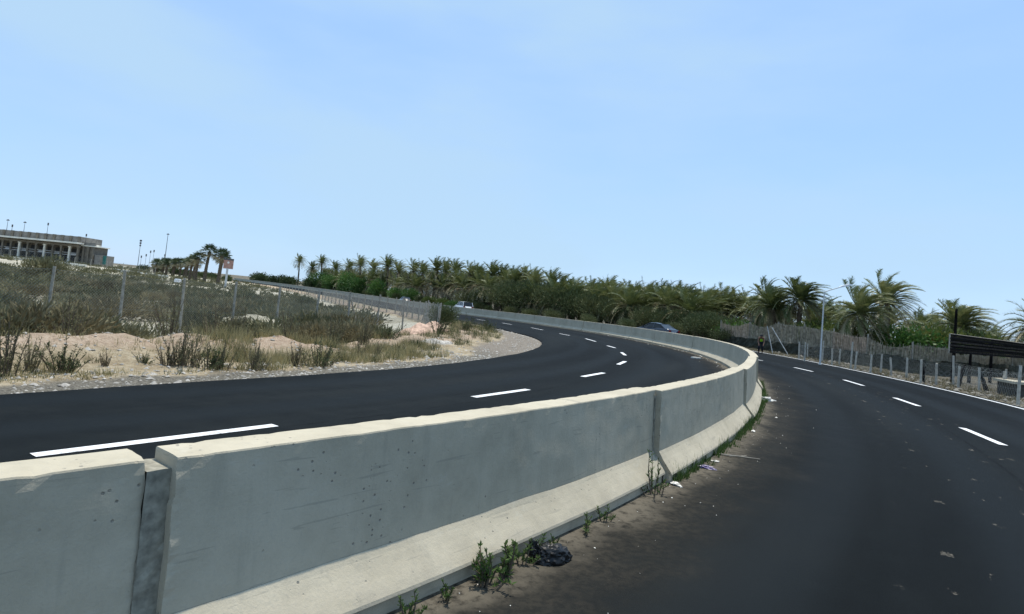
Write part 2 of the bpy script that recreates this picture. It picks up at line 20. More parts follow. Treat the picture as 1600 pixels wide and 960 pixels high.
FRONT_PALMS=[(-66.17,230.80,1.17,6.40),(-57.27,214.57,0.99,5.73),(-49.83,201.73,0.85,5.12),(-43.00,189.27,0.71,6.25),(-37.59,181.29,0.61,5.23),(-32.12,171.27,0.50,4.57),(-27.29,162.74,0.41,5.27),(-22.76,153.98,0.32,4.76),(-18.52,144.66,0.23,4.79),(-15.16,140.19,0.19,4.87),(-11.67,132.10,0.13,5.65),(-8.74,127.55,0.09,4.73),(-5.81,119.46,0.06,5.35),(-3.27,113.45,0.04,4.66),(-1.00,111.75,0.03,5.50),(1.14,104.79,0.02,4.14),(3.16,102.99,0.01,5.01),(4.94,97.79,0.01,4.82),(6.64,94.30,0.01,5.13),(8.43,93.44,0.01,5.13),(9.81,89.17,0.00,5.04),(11.42,87.91,0.00,4.80),(12.81,85.53,0.00,5.02),(14.30,84.32,0.00,4.99),(15.21,80.31,0.00,4.36),(16.41,78.41,0.00,4.61),(17.91,78.18,0.00,4.18),(19.18,77.03,0.00,4.78),(19.98,74.34,0.00,4.96),(21.38,74.07,0.00,4.94),(21.29,69.01,0.00,4.23),(22.83,69.55,0.00,4.52)]
RIGHT_PALMS=[(26.33,62.00,0.00,6.32),(25.20,58.00,0.00,5.78),(25.96,55.00,0.00,6.57),(27.29,47.00,0.00,5.55),(32.16,52.00,0.00,6.90),(35.19,48.00,0.00,5.30),(50.35,75.00,0.00,5.46),(53.63,70.00,0.00,4.51),(32.81,40.00,0.00,4.49),(59.83,75.00,0.00,4.38),(40.15,75.00,0.00,5.30),(31.95,80.00,0.00,5.37),(42.97,78.00,0.00,5.72),(59.06,90.00,0.00,5.13),(43.45,62.00,0.00,4.72),(28.73,70.00,0.00,4.26),(33.93,75.00,0.00,4.33),(39.32,78.00,0.00,5.22)]
WEEDS=[(-7.44,9.38),(-7.56,10.01),(-7.23,10.29),(-7.01,11.02),(-6.70,11.65),(-6.41,11.93),(-6.22,11.98),(-5.96,11.97),(-5.63,11.91),(-5.45,12.07),(-4.95,12.51),(-4.57,13.66),(-4.17,14.19),(-4.15,15.72),(-3.92,16.76),(-3.57,17.58),(-3.26,18.89),(-9.43,13.72),(-8.76,13.58),(-8.42,14.04),(-7.91,14.71),(-7.41,16.60),(-6.58,22.03),(-9.99,12.91),(-3.42,22.30),(-2.09,24.20),(-1.18,23.61),(-2.21,28.63)]
# ------------------------------------------------------------------ helpers
class MB:
    """collects verts / faces / material slots, then links them as ONE mesh object"""
    def __init__(s):
        s.v = []; s.f = []; s.m = []; s.uv = None
    def quad(s, a, b, c, d, m=0):
        n = len(s.v); s.v += [a, b, c, d]; s.f.append((n, n+1, n+2, n+3)); s.m.append(m)
    def tri(s, a, b, c, m=0):
        n = len(s.v); s.v += [a, b, c]; s.f.append((n, n+1, n+2)); s.m.append(m)
    def box(s, c, d, rz=0.0, m=0):
        hx, hy, hz = d[0]/2, d[1]/2, d[2]/2; n = len(s.v); ca, sa = math.cos(rz), math.sin(rz)
        for z in (-hz, hz):
            for x, y in ((-hx, -hy), (hx, -hy), (hx, hy), (-hx, hy)):
                s.v.append((c[0]+x*ca-y*sa, c[1]+x*sa+y*ca, c[2]+z))
        for q in ((3, 2, 1, 0), (4, 5, 6, 7), (0, 1, 5, 4), (1, 2, 6, 5), (2, 3, 7, 6), (3, 0, 4, 7)):
            s.f.append(tuple(n+i for i in q)); s.m.append(m)
    def tube(s, pts, rad, n=6, m=0, cap=True):
        pts = [Vector(p) for p in pts]
        if not isinstance(rad, (list, tuple)): rad = [rad]*len(pts)
        base = len(s.v); up0 = Vector((0, 0, 1))
        for i, p in enumerate(pts):
            t = (pts[min(i+1, len(pts)-1)]-pts[max(i-1, 0)]).normalized()
            u = t.cross(up0 if abs(t.z) < .9 else Vector((1, 0, 0))).normalized(); w = t.cross(u)
            for k in range(n):
                a = 2*math.pi*k/n
                s.v.append(tuple(p+(u*math.cos(a)+w*math.sin(a))*rad[i]))
        for i in range(len(pts)-1):
            for k in range(n):
                a = base+i*n+k; b = base+i*n+(k+1) % n
                s.f.append((a, b, b+n, a+n)); s.m.append(m)
        if cap:
            s.f.append(tuple(base+k for k in range(n))[::-1]); s.m.append(m)
            e = base+(len(pts)-1)*n
            s.f.append(tuple(e+k for k in range(n))); s.m.append(m)
    def grid(s, rows, m=0, close=False):
        base = len(s.v); nc = len(rows[0])
        for r in rows: s.v += [tuple(p) for p in r]
        for i in range(len(rows)-1):
            for k in range(nc if close else nc-1):
                a = base+i*nc+k; b = base+i*nc+(k+1) % nc
                s.f.append((a, b, b+nc, a+nc)); s.m.append(m)
    def build(s, name, mats, parent=None, smooth=False, uv=None):
        me = bpy.data.meshes.new(name)
        me.from_pydata(s.v, [], s.f)
        if not isinstance(mats, (list, tuple)): mats = [mats]
        for mt in mats: me.materials.append(mt)
        if len(mats) > 1: me.polygons.foreach_set('material_index', s.m)
        if smooth: me.polygons.foreach_set('use_smooth', [True]*len(s.f))
        if uv is not None:
            l = me.uv_layers.new(name='UVMap')
            idx = np.empty(len(me.loops), dtype=np.int32); me.loops.foreach_get('vertex_index', idx)
            l.data.foreach_set('uv', np.asarray(uv, dtype=np.float32)[idx].ravel())
        me.update()
        o = bpy.data.objects.new(name, me); COL.objects.link(o)
        if parent is not None: o.parent = parent
        return o

def tag(o, label, cat, group=None):
    o['label'] = label; o['category'] = cat
    if group: o['group'] = group
    return o
def kind(o, k):
    o['kind'] = k; return o
def empty(name, loc=(0, 0, 0), rz=0.0):
    o = bpy.data.objects.new(name, None); o.empty_display_size = .2
    o.location = loc; o.rotation_euler = (0, 0, rz); COL.objects.link(o); return o
def copy_tree(o, parent=None):
    c = o.copy(); COL.objects.link(c)
    if parent is not None: c.parent = parent
    for ch in list(o.children): copy_tree(ch, c)
    return c

def sstep(a, b, x):
    t = np.clip((np.asarray(x, float)-a)/(b-a), 0, 1); return t*t*(3-2*t)
def ter(x, y):
    x = np.asarray(x, float); y = np.asarray(y, float)
    t = .8*y-.6*x
    z = .0098*12*np.logaddexp(0, (t-105)/12.)
    return z + 1.25*sstep(68, 118, -.95*x+.05*y)*(1-sstep(185, 215, y))
def fz(x, y): return float(ter(x, y))
def nz(x, y, z=0.0): return noise.noise(Vector((x, y, z)))
def fbm(x, y, z=0.0, o=4): return noise.fractal(Vector((x, y, z)), 1.0, 2.0, o)

# ------------------------------------------------------------------ plan curves
def arr(p): return np.array(p, float)
CL = arr(BARRIER_LINE); IE = arr(INNER_EDGE); OE = arr(OUTER_EDGE)
def arc(p): return np.r_[0, np.cumsum(np.linalg.norm(np.diff(p, axis=0), axis=1))]
CS = arc(CL)
def tangents(p):
    t = np.gradient(p, axis=0); return t/np.linalg.norm(t, axis=1)[:, None]
CT = tangents(CL)
def cl_at(s):
    p = np.array([np.interp(s, CS, CL[:, k]) for k in (0, 1)])
    t = np.array([np.interp(s, CS, CT[:, k]) for k in (0, 1)]); t /= np.linalg.norm(t)
    return p, t
def side_dist(px, py, line):
    """signed distance to a polyline, positive on its left"""
    P = np.stack([np.ravel(px), np.ravel(py)], 1); best = np.full(len(P), 1e9); sg = np.zeros(len(P))
    A = line[:-1]; B = line[1:]; D = B-A; L2 = (D*D).sum(1)
    for i in range(0, len(P), 4000):
        q = P[i:i+4000]
        w = q[:, None, :]-A[None]; t = np.clip((w*D[None]).sum(2)/L2, 0, 1)
        c = w-t[..., None]*D[None]; d = np.sqrt((c*c).sum(2)); k = d.argmin(1); r = np.arange(len(q))
        cr = D[k, 0]*w[r, k, 1]-D[k, 1]*w[r, k, 0]
        best[i:i+4000] = d[r, k]; sg[i:i+4000] = np.sign(cr)
    return (best*sg).reshape(np.shape(px))
def hit_offset(s_list, line, sign):
    """distance from the barrier line to another line, measured square to the barrier"""
    out = []
    for s in s_list:
        p, t = cl_at(s); n = np.array([-t[1], t[0]])*sign
        rel = line-p; a = rel@t; b = rel@n; best = None
        for i in range(len(a)-1):
            if a[i]*a[i+1] <= 0 and a[i] != a[i+1]:
                f = a[i]/(a[i]-a[i+1]); d = b[i]+(b[i+1]-b[i])*f
                if d > 0 and (best is None or d < best): best = d
        out.append(best)
    v = np.array([np.nan if o is None else o for o in out]); ok = ~np.isnan(v)
    v = np.interp(np.arange(len(v)), np.arange(len(v))[ok], v[ok])
    k = np.ones(5)/5; return np.convolve(np.pad(v, 2, mode='edge'), k, 'valid')
IT = tangents(IE); IS = arc(IE)
OT = tangents(OE); OS = arc(OE)

# ------------------------------------------------------------------ materials
def mat(name, rough=.8, spec=.3):
    m = bpy.data.materials.new(name); m.use_nodes = True; nt = m.node_tree
    b = nt.nodes['Principled BSDF']; b.inputs['Roughness'].default_value = rough
    b.inputs['Specular IOR Level'].default_value = spec
    return m, nt, b
class NT:
    """short-hand to wire shader nodes"""
    def __init__(s, nt): s.nt = nt
    def n(s, typ, **kw):
        o = s.nt.nodes.new(typ)
        for k, v in kw.items(): setattr(o, k, v)
        return o
    def inp(s, sock, v):
        if hasattr(v, 'links') or isinstance(v, bpy.types.NodeSocket): s.nt.links.new(v, sock)
        elif v is not None: sock.default_value = v
    def math(s, op, a, b=None, c=None, clamp=False):
        o = s.n('ShaderNodeMath', operation=op); o.use_clamp = clamp
        s.inp(o.inputs[0], a); s.inp(o.inputs[1], b)
        if c is not None: s.inp(o.inputs[2], c)
        return o.outputs[0]
    def noise(s, vec, scale, detail=4, rough=.55, dist=0.0, dim='3D'):
        o = s.n('ShaderNodeTexNoise', noise_dimensions=dim); s.inp(o.inputs['Vector'], vec)
        o.inputs['Scale'].default_value = scale; o.inputs['Detail'].default_value = detail
        o.inputs['Roughness'].default_value = rough; o.inputs['Distortion'].default_value = dist
        return o.outputs['Fac']
    def voro(s, vec, scale, feat='F1'):
        o = s.n('ShaderNodeTexVoronoi', feature=feat); s.inp(o.inputs['Vector'], vec); o.inputs['Scale'].default_value = scale
        return o
    def ramp(s, fac, stops):
        o = s.n('ShaderNodeValToRGB'); s.inp(o.inputs[0], fac); e = o.color_ramp.elements
        while len(e) < len(stops): e.new(.5)
        for k, (p, c) in enumerate(stops):
            e[k].position = p; e[k].color = (c, c, c, 1) if isinstance(c, (int, float)) else (*c, 1)
        return o.outputs[0]
    def mix(s, f, a, b, mode='MIX'):
        o = s.n('ShaderNodeMix', data_type='RGBA', blend_type=mode); s.inp(o.inputs[0], f)
        for k, v in ((6, a), (7, b)):
            if isinstance(v, tuple): v = (*v, 1) if len(v) == 3 else v
            s.inp(o.inputs[k], v)
        return o.outputs[2]
    def mapv(s, vec, scale=(1, 1, 1), loc=(0, 0, 0), rot=(0, 0, 0)):
        o = s.n('ShaderNodeMapping'); s.inp(o.inputs[0], vec); o.inputs[1].default_value = loc
        o.inputs[2].default_value = rot; o.inputs[3].default_value = scale; return o.outputs[0]
    def sm(s, a, b, x):
        o = s.n('ShaderNodeMapRange', interpolation_type='SMOOTHSTEP'); s.inp(o.inputs[0], x)
        o.inputs[1].default_value = a; o.inputs[2].default_value = b; return o.outputs[0]
    def bump(s, h, strength, dist, b):
        o = s.n('ShaderNodeBump'); o.inputs['Strength'].default_value = strength; o.inputs['Distance'].default_value = dist
        s.inp(o.inputs['Height'], h); s.nt.links.new(o.outputs[0], b.inputs['Normal'])
    def coord(s, w='Object'): return s.n('ShaderNodeTexCoord').outputs[w]
    def pos(s): return s.n('ShaderNodeNewGeometry').outputs['Position']
    def rnd(s): return s.n('ShaderNodeObjectInfo').outputs['Random']

def plain(name, col, rough=.7, spec=.3, var=.25, scale=8.0, metallic=0.0):
    m, nt, b = mat(name, rough, spec); N = NT(nt)
    f = N.noise(N.coord(), scale, 4)
    c1 = tuple(c*(1-var) for c in col); c2 = tuple(min(1, c*(1+var)) for c in col)
    nt.links.new(N.ramp(f, [(.3, c1), (.7, c2)]), b.inputs['Base Color'])
    b.inputs['Metallic'].default_value = metallic
    return m

def leafy(name, cols, rough=.55, trans=.25, var=.35, spec=.25):
    """foliage: colour drifts from leaf clump to leaf clump and from plant to plant"""
    m, nt, b = mat(name, rough, spec); N = NT(nt)
    f = N.noise(N.coord(), 2.2, 3)
    r = N.rnd()
    f2 = N.math('ADD', N.math('MULTIPLY', f, .75), N.math('MULTIPLY', r, var))
    c = N.ramp(f2, [(.28, cols[0]), (.5, cols[1]), (.78, cols[2])])
    nt.links.new(c, b.inputs['Base Color'])
    t = N.n('ShaderNodeBsdfTranslucent'); nt.links.new(c, t.inputs['Color'])
    mx = N.n('ShaderNodeMixShader'); mx.inputs[0].default_value = trans
    nt.links.new(b.outputs[0], mx.inputs[1]); nt.links.new(t.outputs[0], mx.inputs[2])
    nt.links.new(mx.outputs[0], nt.nodes['Material Output'].inputs['Surface'])
    return m

def make_concrete():
    m, nt, b = mat('cast_concrete', .85, .25); N = NT(nt); p = N.pos()
    big = N.noise(p, .9, 5, .6)
    mid = N.noise(p, 5.5, 6, .65)
    fine = N.noise(p, 60, 5, .7)
    streak = N.noise(N.mapv(p, (7, 7, .55)), 1.6, 4, .6)
    c = N.ramp(N.math('ADD', N.math('MULTIPLY', big, .6), N.math('MULTIPLY', mid, .4)),
               [(.34, (.350, .313, .232)), (.5, (.435, .390, .292)), (.66, (.495, .447, .340))])
    c = N.mix(N.math('MULTIPLY', N.sm(.55, .74, streak), .28), c, (.265, .25, .20))
    c = N.mix(N.math('MULTIPLY', N.sm(.6, .72, N.noise(N.mapv(p, (1, 1, 2.2)), 2.7, 5, .7)), .35), c, (.49, .475, .40))
    # thin scratches and rubbed lines
    scr = N.noise(N.mapv(p, (1.5, 1.5, 26), rot=(.15, .1, 0)), 1.3, 3, .5, .6)
    c = N.mix(N.math('MULTIPLY', N.sm(.655, .685, scr), .32), c, (.215, .205, .17))
    # pits
    pit = N.voro(p, 22).outputs['Distance']
    pm = N.math('MULTIPLY', N.sm(.20, .10, pit), N.sm(.55, .61, N.noise(p, 2.3, 4, .65)))
    c = N.mix(N.math('MULTIPLY', pm, .7), c, (.12, .118, .11))
    c = N.mix(N.math('MULTIPLY', N.sm(.45, .75, fine), .22), c, (.30, .295, .275))
    # splash dirt that clings to the foot of the wall
    z = N.n('ShaderNodeSeparateXYZ'); nt.links.new(p, z.inputs[0])
    dirt = N.math('MULTIPLY', N.sm(.30, .02, z.outputs[2]), N.sm(.35, .65, N.noise(p, 6, 5)))
    c = N.mix(N.math('MULTIPLY', dirt, .45), c, (.30, .27, .22))
    nt.links.new(c, b.inputs['Base Color'])
    h = N.math('ADD', N.math('MULTIPLY', mid, .7), N.math('MULTIPLY', fine, .35))
    h = N.math('SUBTRACT', h, N.math('MULTIPLY', pm, .9))
    N.bump(h, .5, .014, b)
    return m

def make_asphalt(name, lanes, mud_amount=.55):
    """u = metres along, v = metres out from the barrier"""
    m, nt, b = mat(name, .85, .05); N = NT(nt); uv = N.coord('UV'); p = N.pos()
    sep = N.n('ShaderNodeSeparateXYZ'); nt.links.new(uv, sep.inputs[0]); u, v = sep.outputs[0], sep.outputs[1]
    grain = N.noise(p, 95, 3, .8)
    mid = N.noise(p, 2.2, 5, .6)
    big = N.noise(N.mapv(uv, (.06, .55, 1)), 1.0, 4, .55)
    c = N.ramp(N.math('ADD', N.math('MULTIPLY', mid, .35), N.math('MULTIPLY', big, .65)),
               [(.38, (.0034, .0048, .0054)), (.5, (.0060, .0080, .0088)), (.62, (.0112, .0138, .0146))])
    c = N.mix(N.math('MULTIPLY', N.sm(.5, .8, grain), .30), c, (.030, .032, .032))
    # polished wheel tracks
    tr = None
    for a in lanes:
        d = N.math('ABSOLUTE', N.math('SUBTRACT', v, a))
        w = N.sm(.55, .1, d); tr = w if tr is None else N.math('MAXIMUM', tr, w)
    c = N.mix(N.math('MULTIPLY', tr, .45), c, (.0110, .0150, .0180))
    seam = N.math('MULTIPLY', N.sm(.035, .008, N.math('ABSOLUTE', N.math('SUBTRACT', N.math('ADD', v, N.math('MULTIPLY', N.noise(N.mapv(uv, (.35, 0, 0)), 1.0, 3), .14)), 4.02))), N.sm(.35, .6, N.noise(p, 1.7, 4)))
    c = N.mix(N.math('MULTIPLY', seam, .7), c, (.0022, .0026, .003))
    # sand and dust that gathers by the barrier
    wob = N.math('MULTIPLY', N.math('SUBTRACT', N.noise(p, 1.1, 5, .65), .5), 1.9)
    vv = N.math('ADD', v, wob)
    dust = N.sm(1.45, .25, vv)
    sp = N.sm(.38, .62, N.noise(p, 14, 5, .7))
    c = N.mix(N.math('MULTIPLY', dust, N.math('ADD', .18, N.math('MULTIPLY', sp, .36))), c, (.068, .059, .044))
    d2 = N.math('MULTIPLY', N.sm(.75, .32, N.math('ADD', v, N.math('MULTIPLY', wob, .35))), N.sm(.30, .55, N.noise(p, 9, 4, .7)))
    c = N.mix(N.math('MULTIPLY', d2, .65), c, (.19, .168, .13))
    film = N.sm(2.4, .4, vv)
    c = N.mix(N.math('MULTIPLY', film, .13), c, (.036, .033, .026))
    # dropped dried mud, pressed flat by tyres
    q = N.noise(N.mapv(uv, (1.7, 3.3, 1), loc=(3.1, 0, 0)), 1.25, 4, .6)
    zone = N.math('MULTIPLY', N.sm(2.3, 2.9, v), N.sm(4.6, 3.9, v))
    mud = N.math('MULTIPLY', N.math('MULTIPLY', N.sm(.640, .668, q), zone), N.sm(.4, .6, N.noise(p, 30, 3, .7)))
    c = N.mix(N.math('MULTIPLY', mud, mud_amount), c, (.20, .18, .145))
    nt.links.new(c, b.inputs['Base Color'])
    nt.links.new(N.math('ADD', .68, N.math('MULTIPLY', mid, .22)), b.inputs['Roughness'])
    N.bump(N.math('ADD', grain, N.math('MULTIPLY', N.noise(p, 30, 3), .5)), .45, .008, b)
    return m

def make_paint():
    m, nt, b = mat('road_paint', .6, .3); N = NT(nt); p = N.pos()
    w = N.math('ADD', N.math('MULTIPLY', N.noise(p, 22, 5, .7), .6), N.math('MULTIPLY', N.noise(p, 3, 3), .4))
    c = N.ramp(w, [(.34, (.12, .12, .12)), (.40, (.48, .48, .47)), (.48, (.70, .71, .70)), (.65, (.80, .80, .79))])
    nt.links.new(c, b.inputs['Base Color']); N.bump(N.noise(p, 90, 3), .3, .004, b); return m

def make_field():
    m, nt, b = mat('field_soil', .95, .1); N = NT(nt); p = N.pos()
    a = N.noise(N.mapv(p, (.5, 1.0, 1)), .16, 5, .6); f = N.noise(p, 3.5, 6, .7); g = N.noise(p, 28, 4, .7)
    c = N.ramp(N.math('ADD', N.math('MULTIPLY', a, .6), N.math('MULTIPLY', f, .4)),
               [(.36, (.22, .20, .145)), (.46, (.36, .335, .26)), (.58, (.50, .475, .39))])
    c = N.mix(N.math('MULTIPLY', N.sm(.45, .7, g), .35), c, (.13, .12, .085))
    at = N.n('ShaderNodeAttribute', attribute_name='right_soil')
    rs = N.ramp(N.math('ADD', N.math('MULTIPLY', f, .5), N.math('MULTIPLY', g, .5)), [(.38, (.06, .052, .038)), (.52, (.13, .115, .085)), (.66, (.30, .28, .23))])
    c = N.mix(at.outputs['Fac'], c, rs)
    nt.links.new(c, b.inputs['Base Color'])
    N.bump(N.math('ADD', f, N.math('MULTIPLY', g, .4)), .8, .12, b); return m

def make_verge():
    """v = metres out from the asphalt edge, u = metres along it"""
    m, nt, b = mat('verge_soil', .95, .1); N = NT(nt); uv = N.coord('UV'); p = N.pos()
    sep = N.n('ShaderNodeSeparateXYZ'); nt.links.new(uv, sep.inputs[0]); u, v = sep.outputs[0], sep.outputs[1]
    wob = N.math('MULTIPLY', N.math('SUBTRACT', N.noise(p, 1.3, 4), .5), .9)
    vv = N.math('ADD', v, wob)
    cell = N.voro(p, 26); st = N.ramp(N.noise(p, 21, 4, .8), [(.3, (.055, .05, .042)), (.5, (.15, .138, .112)), (.7, (.27, .25, .205))])
    soil = N.ramp(N.math('ADD', N.math('MULTIPLY', N.noise(p, .9, 4), .5), N.math('MULTIPLY', N.noise(p, 7, 5, .7), .5)),
                  [(.36, (.21, .165, .105)), (.5, (.33, .27, .18)), (.64, (.46, .40, .29))])
    pink = N.ramp(N.noise(p, 9, 5, .7), [(.35, (.27, .185, .14)), (.5, (.40, .295, .225)), (.68, (.52, .415, .33))])
    bend = N.math('MULTIPLY', N.sm(39, 44, u), N.sm(68, 62, u))
    lim = N.math('ADD', .72, N.math('MULTIPLY', bend, 1.25))
    g = N.math('SUBTRACT', 1.0, N.sm(-.12, .25, N.math('SUBTRACT', vv, lim)))
    st2 = N.mix(N.math('MULTIPLY', bend, .14), N.mix(bend, st, N.mix(.35, st, (.25, .23, .195))), pink)
    pk = N.math('MULTIPLY', N.math('MULTIPLY', N.sm(2.5, 3.1, vv), N.sm(5.2, 4.4, vv)), N.sm(.27, .42, N.noise(p, .55, 3)))
    c = N.mix(N.math('MULTIPLY', pk, .62), soil, pink)
    c = N.mix(g, c, st2)
    nt.links.new(c, b.inputs['Base Color'])
    h = N.math('ADD', N.noise(p, 18, 5, .75), N.math('MULTIPLY', cell.outputs['Distance'], .6))
    N.bump(h, .9, .05, b); return m

M = {}
M['concrete'] = make_concrete()
M['asphalt_out'] = make_asphalt('asphalt_outer', (1.7, 3.4, 5.2, 6.9))
M['asphalt_in'] = make_asphalt('asphalt_inner', (1.6, 3.2, 5.1, 6.7), 0.0)
M['paint'] = make_paint()
M['field'] = make_field()
M['verge'] = make_verge()
M['heap'] = plain('pink_earth', (.44, .31, .235), .95, .1, .4, 6)
M['stone'] = plain('stone', (.34, .32, .285), .9, .2, .5, 5)
M['darkstone'] = plain('dull_stone', (.19, .175, .145), .9, .2, .5, 5)
M['white_bit'] = plain('white_crumb', (.72, .70, .64), .8, .2, .2, 9)
M['post'] = plain('weathered_post', (.31, .29, .245), .9, .15, .35, 9)
M['wire'] = plain('galvanised_wire', (.24, .25, .235), .55, .4, .15, 3)
M['reed'] = plain('dry_reed', (.35, .315, .245), .95, .1, .5, 5)
M['palepost'] = plain('pale_fence_post', (.40, .375, .32), .9, .15, .3, 9)
M['freshweed'] = leafy('fresh_weed_leaf', [(.045, .085, .022), (.085, .14, .042), (.15, .20, .075)], .7, .3, .3, .15)
M['mortar'] = plain('rough_mortar', (.27, .255, .205), .95, .1, .35, 22)
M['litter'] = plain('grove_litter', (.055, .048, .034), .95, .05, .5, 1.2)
M['reedtan'] = plain('tan_reed', (.46, .37, .285), .95, .1, .4, 5)
M['net'] = plain('dark_shade_net', (.045, .048, .038), .95, .05, .4, 3)
M['darkwood'] = plain('tarred_wood', (.010, .009, .009), .95, .04, .6, 4)
M['agedwood'] = plain('aged_dark_wood', (.040, .034, .030), .95, .04, .6, 5)
M['rawwood'] = plain('bare_wood_edge', (.33, .30, .25), .9, .15, .3, 8)
M['steel'] = plain('painted_steel', (.55, .56, .55), .5, .4, .1, 4)
M['darksteel'] = plain('dark_steel', (.09, .09, .09), .6, .4, .2, 4)
M['lampwhite'] = plain('lamp_head_white', (.78, .79, .8), .35, .5, .05, 4)
M['bark'] = plain('palm_bark', (.135, .105, .075), .95, .1, .5, 7)
M['twig'] = plain('twig', (.12, .095, .07), .95, .1, .4, 9)
M['palm'] = leafy('date_palm_leaf', [(.055, .078, .024), (.125, .150, .050), (.25, .255, .112)], .45, .2, .3, .4)
M['palmdry'] = leafy('dry_palm_leaf', [(.23, .195, .11), (.36, .315, .19), (.50, .445, .30)], .8, .25, .3)
M['tamarisk'] = leafy('tamarisk_leaf', [(.034, .050, .018), (.074, .095, .036), (.14, .15, .062)], .7, .15, .35)
M['green'] = leafy('bright_green_leaf', [(.035, .085, .02), (.065, .14, .03), (.12, .21, .05)], .55, .25, .3)
M['vine'] = leafy('yellow_green_leaf', [(.05, .075, .018), (.095, .125, .03), (.17, .185, .055)], .55, .25, .3)
M['scrub'] = leafy('grey_scrub_leaf', [(.085, .086, .045), (.15, .146, .080), (.24, .222, .135)], .85, .15, .4, .1)
M['scrubbrown'] = leafy('brown_scrub_leaf', [(.105, .090, .048), (.18, .155, .088), (.27, .24, .145)], .9, .15, .4, .1)
M['weed'] = leafy('weed_leaf', [(.030, .046, .018), (.060, .080, .034), (.12, .135, .065)], .75, .2, .4, .15)
M['drygrass'] = leafy('dry_grass_blade', [(.22, .185, .085), (.37, .32, .165), (.50, .44, .26)], .85, .3, .3, .1)
M['fan'] = leafy('fan_palm_leaf', [(.022, .040, .016), (.045, .07, .026), (.085, .105, .045)], .5, .2, .3)
M['farleaf'] = leafy('far_tree_leaf', [(.028, .045, .016), (.048, .072, .026), (.085, .11, .043)], .7, .15, .35)
# ------------------------------------------------------------------ ground
def axis(lo, hi, a, b, fine):
    v = list(np.arange(a, b+1e-6, fine)); st = fine
    x = a
    while x > lo: st *= 1.09; x -= st; v.insert(0, x)
    st = fine; x = b
    while x < hi: st *= 1.09; x += st; v.append(x)
    return np.array(v)
gx = axis(-900, 900, -34, 46, .8); gy = axis(-90, 1500, -8, 72, .8)
GX, GY = np.meshgrid(gx, gy)
DI = side_dist(GX, GY, IE)                       # > 0: beyond the inner carriageway
DO = -side_dist(GX, GY, OE)                      # > 0: beyond the outer edge line
def field_z(x, y, d):
    low = -.45*sstep(4.5, 8.0, d)*(1-.6*sstep(60, 120, y))
    bump = np.array([nz(a*.13, b*.2, 3.3)*.22+nz(a*.45, b*.5, 8.1)*.09 for a, b in zip(np.ravel(x), np.ravel(y))]).reshape(np.shape(x))
    return ter(x, y)+low+bump*sstep(6, 10, d)*(1-sstep(180, 260, y)*.6)
GZ = ter(GX, GY)
GZ = np.where(DI > 0, field_z(GX, GY, DI), GZ)
rb = np.array([nz(a*.5, b*.5, 5.0)*.10+nz(a*1.6, b*1.6, 2.0)*.04 for a, b in zip(GX.ravel(), GY.ravel())]).reshape(GX.shape)
GZ += np.where(DO > 0, (rb-.05)*sstep(.3, 1.5, DO), 0)
GZ -= .55*np.where((DI > -1.5) & (DI < 5.4), 1, 0)        # the verge sheet lies here
GZ -= .12*np.where((DI <= -1.5) & (DO < .9), 1, 0)        # the roads lie here
mb = MB(); ny, nx = GX.shape
mb.v = list(zip(GX.ravel().tolist(), GY.ravel().tolist(), GZ.ravel().tolist()))
for j in range(ny-1):
    for i in range(nx-1):
        a = j*nx+i; mb.f.append((a, a+1, a+nx+1, a+nx))
mb.m = [0]*len(mb.f)
go = kind(mb.build('ground', M['field'], smooth=True), 'structure')
ga = go.data.attributes.new('right_soil', 'FLOAT', 'POINT'); ga.data.foreach_set('value', sstep(.2, 1.0, DO).ravel().astype(np.float32))

# ------------------------------------------------------------------ carriageways
def road(name, line, sign, material, extra, z0):
    ss = np.arange(.5, min(CS[-1]-.5, 380), 1.0)
    off = hit_offset(ss, line, sign)+extra
    mb = MB(); uv = []; fr = [0, .06, .14, .25, .4, .55, .7, .82, .92, .97, 1.0]
    rows = []
    for s, w in zip(ss, off):
        p, t = cl_at(s); n = np.array([-t[1], t[0]])*sign; row = []
        w2 = w+.05*nz(s*.9, 7.7*sign)+.03*nz(s*3.1, 1.3)
        for f in fr:
            q = p+n*w2*f; row.append((q[0], q[1], fz(*q)+z0)); uv.append((s, w2*f))
        q = p+n*(w2+.035); row.append((q[0], q[1], fz(*q)+z0-.14)); uv.append((s, w2+.035))
        rows.append(row)
    mb.grid(rows)
    o = mb.build(name, material, uv=uv); kind(o, 'structure'); return o
road('outer_carriageway', OE, -1, M['asphalt_out'], .35, 0.0)
road('inner_carriageway', IE, 1, M['asphalt_in'], .0, 0.0)

def strip(name, pts, w, z):
    """one painted stroke that follows a few plan points"""
    pts = arr(pts); t = tangents(pts); n = np.stack([-t[:, 1], t[:, 0]], 1); mb = MB(); rows = []
    for k, (p, q) in enumerate(zip(pts, n)):
        e1 = w/2+.006*nz(p[0]*9, p[1]*9, 1); e2 = w/2+.006*nz(p[0]*9, p[1]*9, 4)
        a = p-q*e2; b = p+q*e1
        rows.append([(b[0], b[1], fz(*b)+z), (a[0], a[1], fz(*a)+z)])
    mb.grid(rows); return mb.build(name, M['paint'])
def dash(x0, y0, x1, y1, w=.15):
    a = np.array([x0, y0]); b = np.array([x1, y1])
    o = strip('lane_marking', [a+(b-a)*f for f in np.linspace(0, 1, 9)], w, .005); return kind(o, 'structure')
for d in INNER_DASHES: dash(*d)
for d in OUTER_DASHES: dash(*d)
for d in ((8.3, 8.0, 7.35, 6.15), (14.25, 36.5, 14.4, 34.5), (13.6, 42.4, 13.95, 40.4), (-3.3, 65.9, -2.2, 64.0), (-6.5, 71.3, -5.4, 69.4)): dash(*d)
k = np.where((OS > 1) & (OS < 330))[0]
kind(strip('edge_line', OE[k], .14, .0045), 'structure')

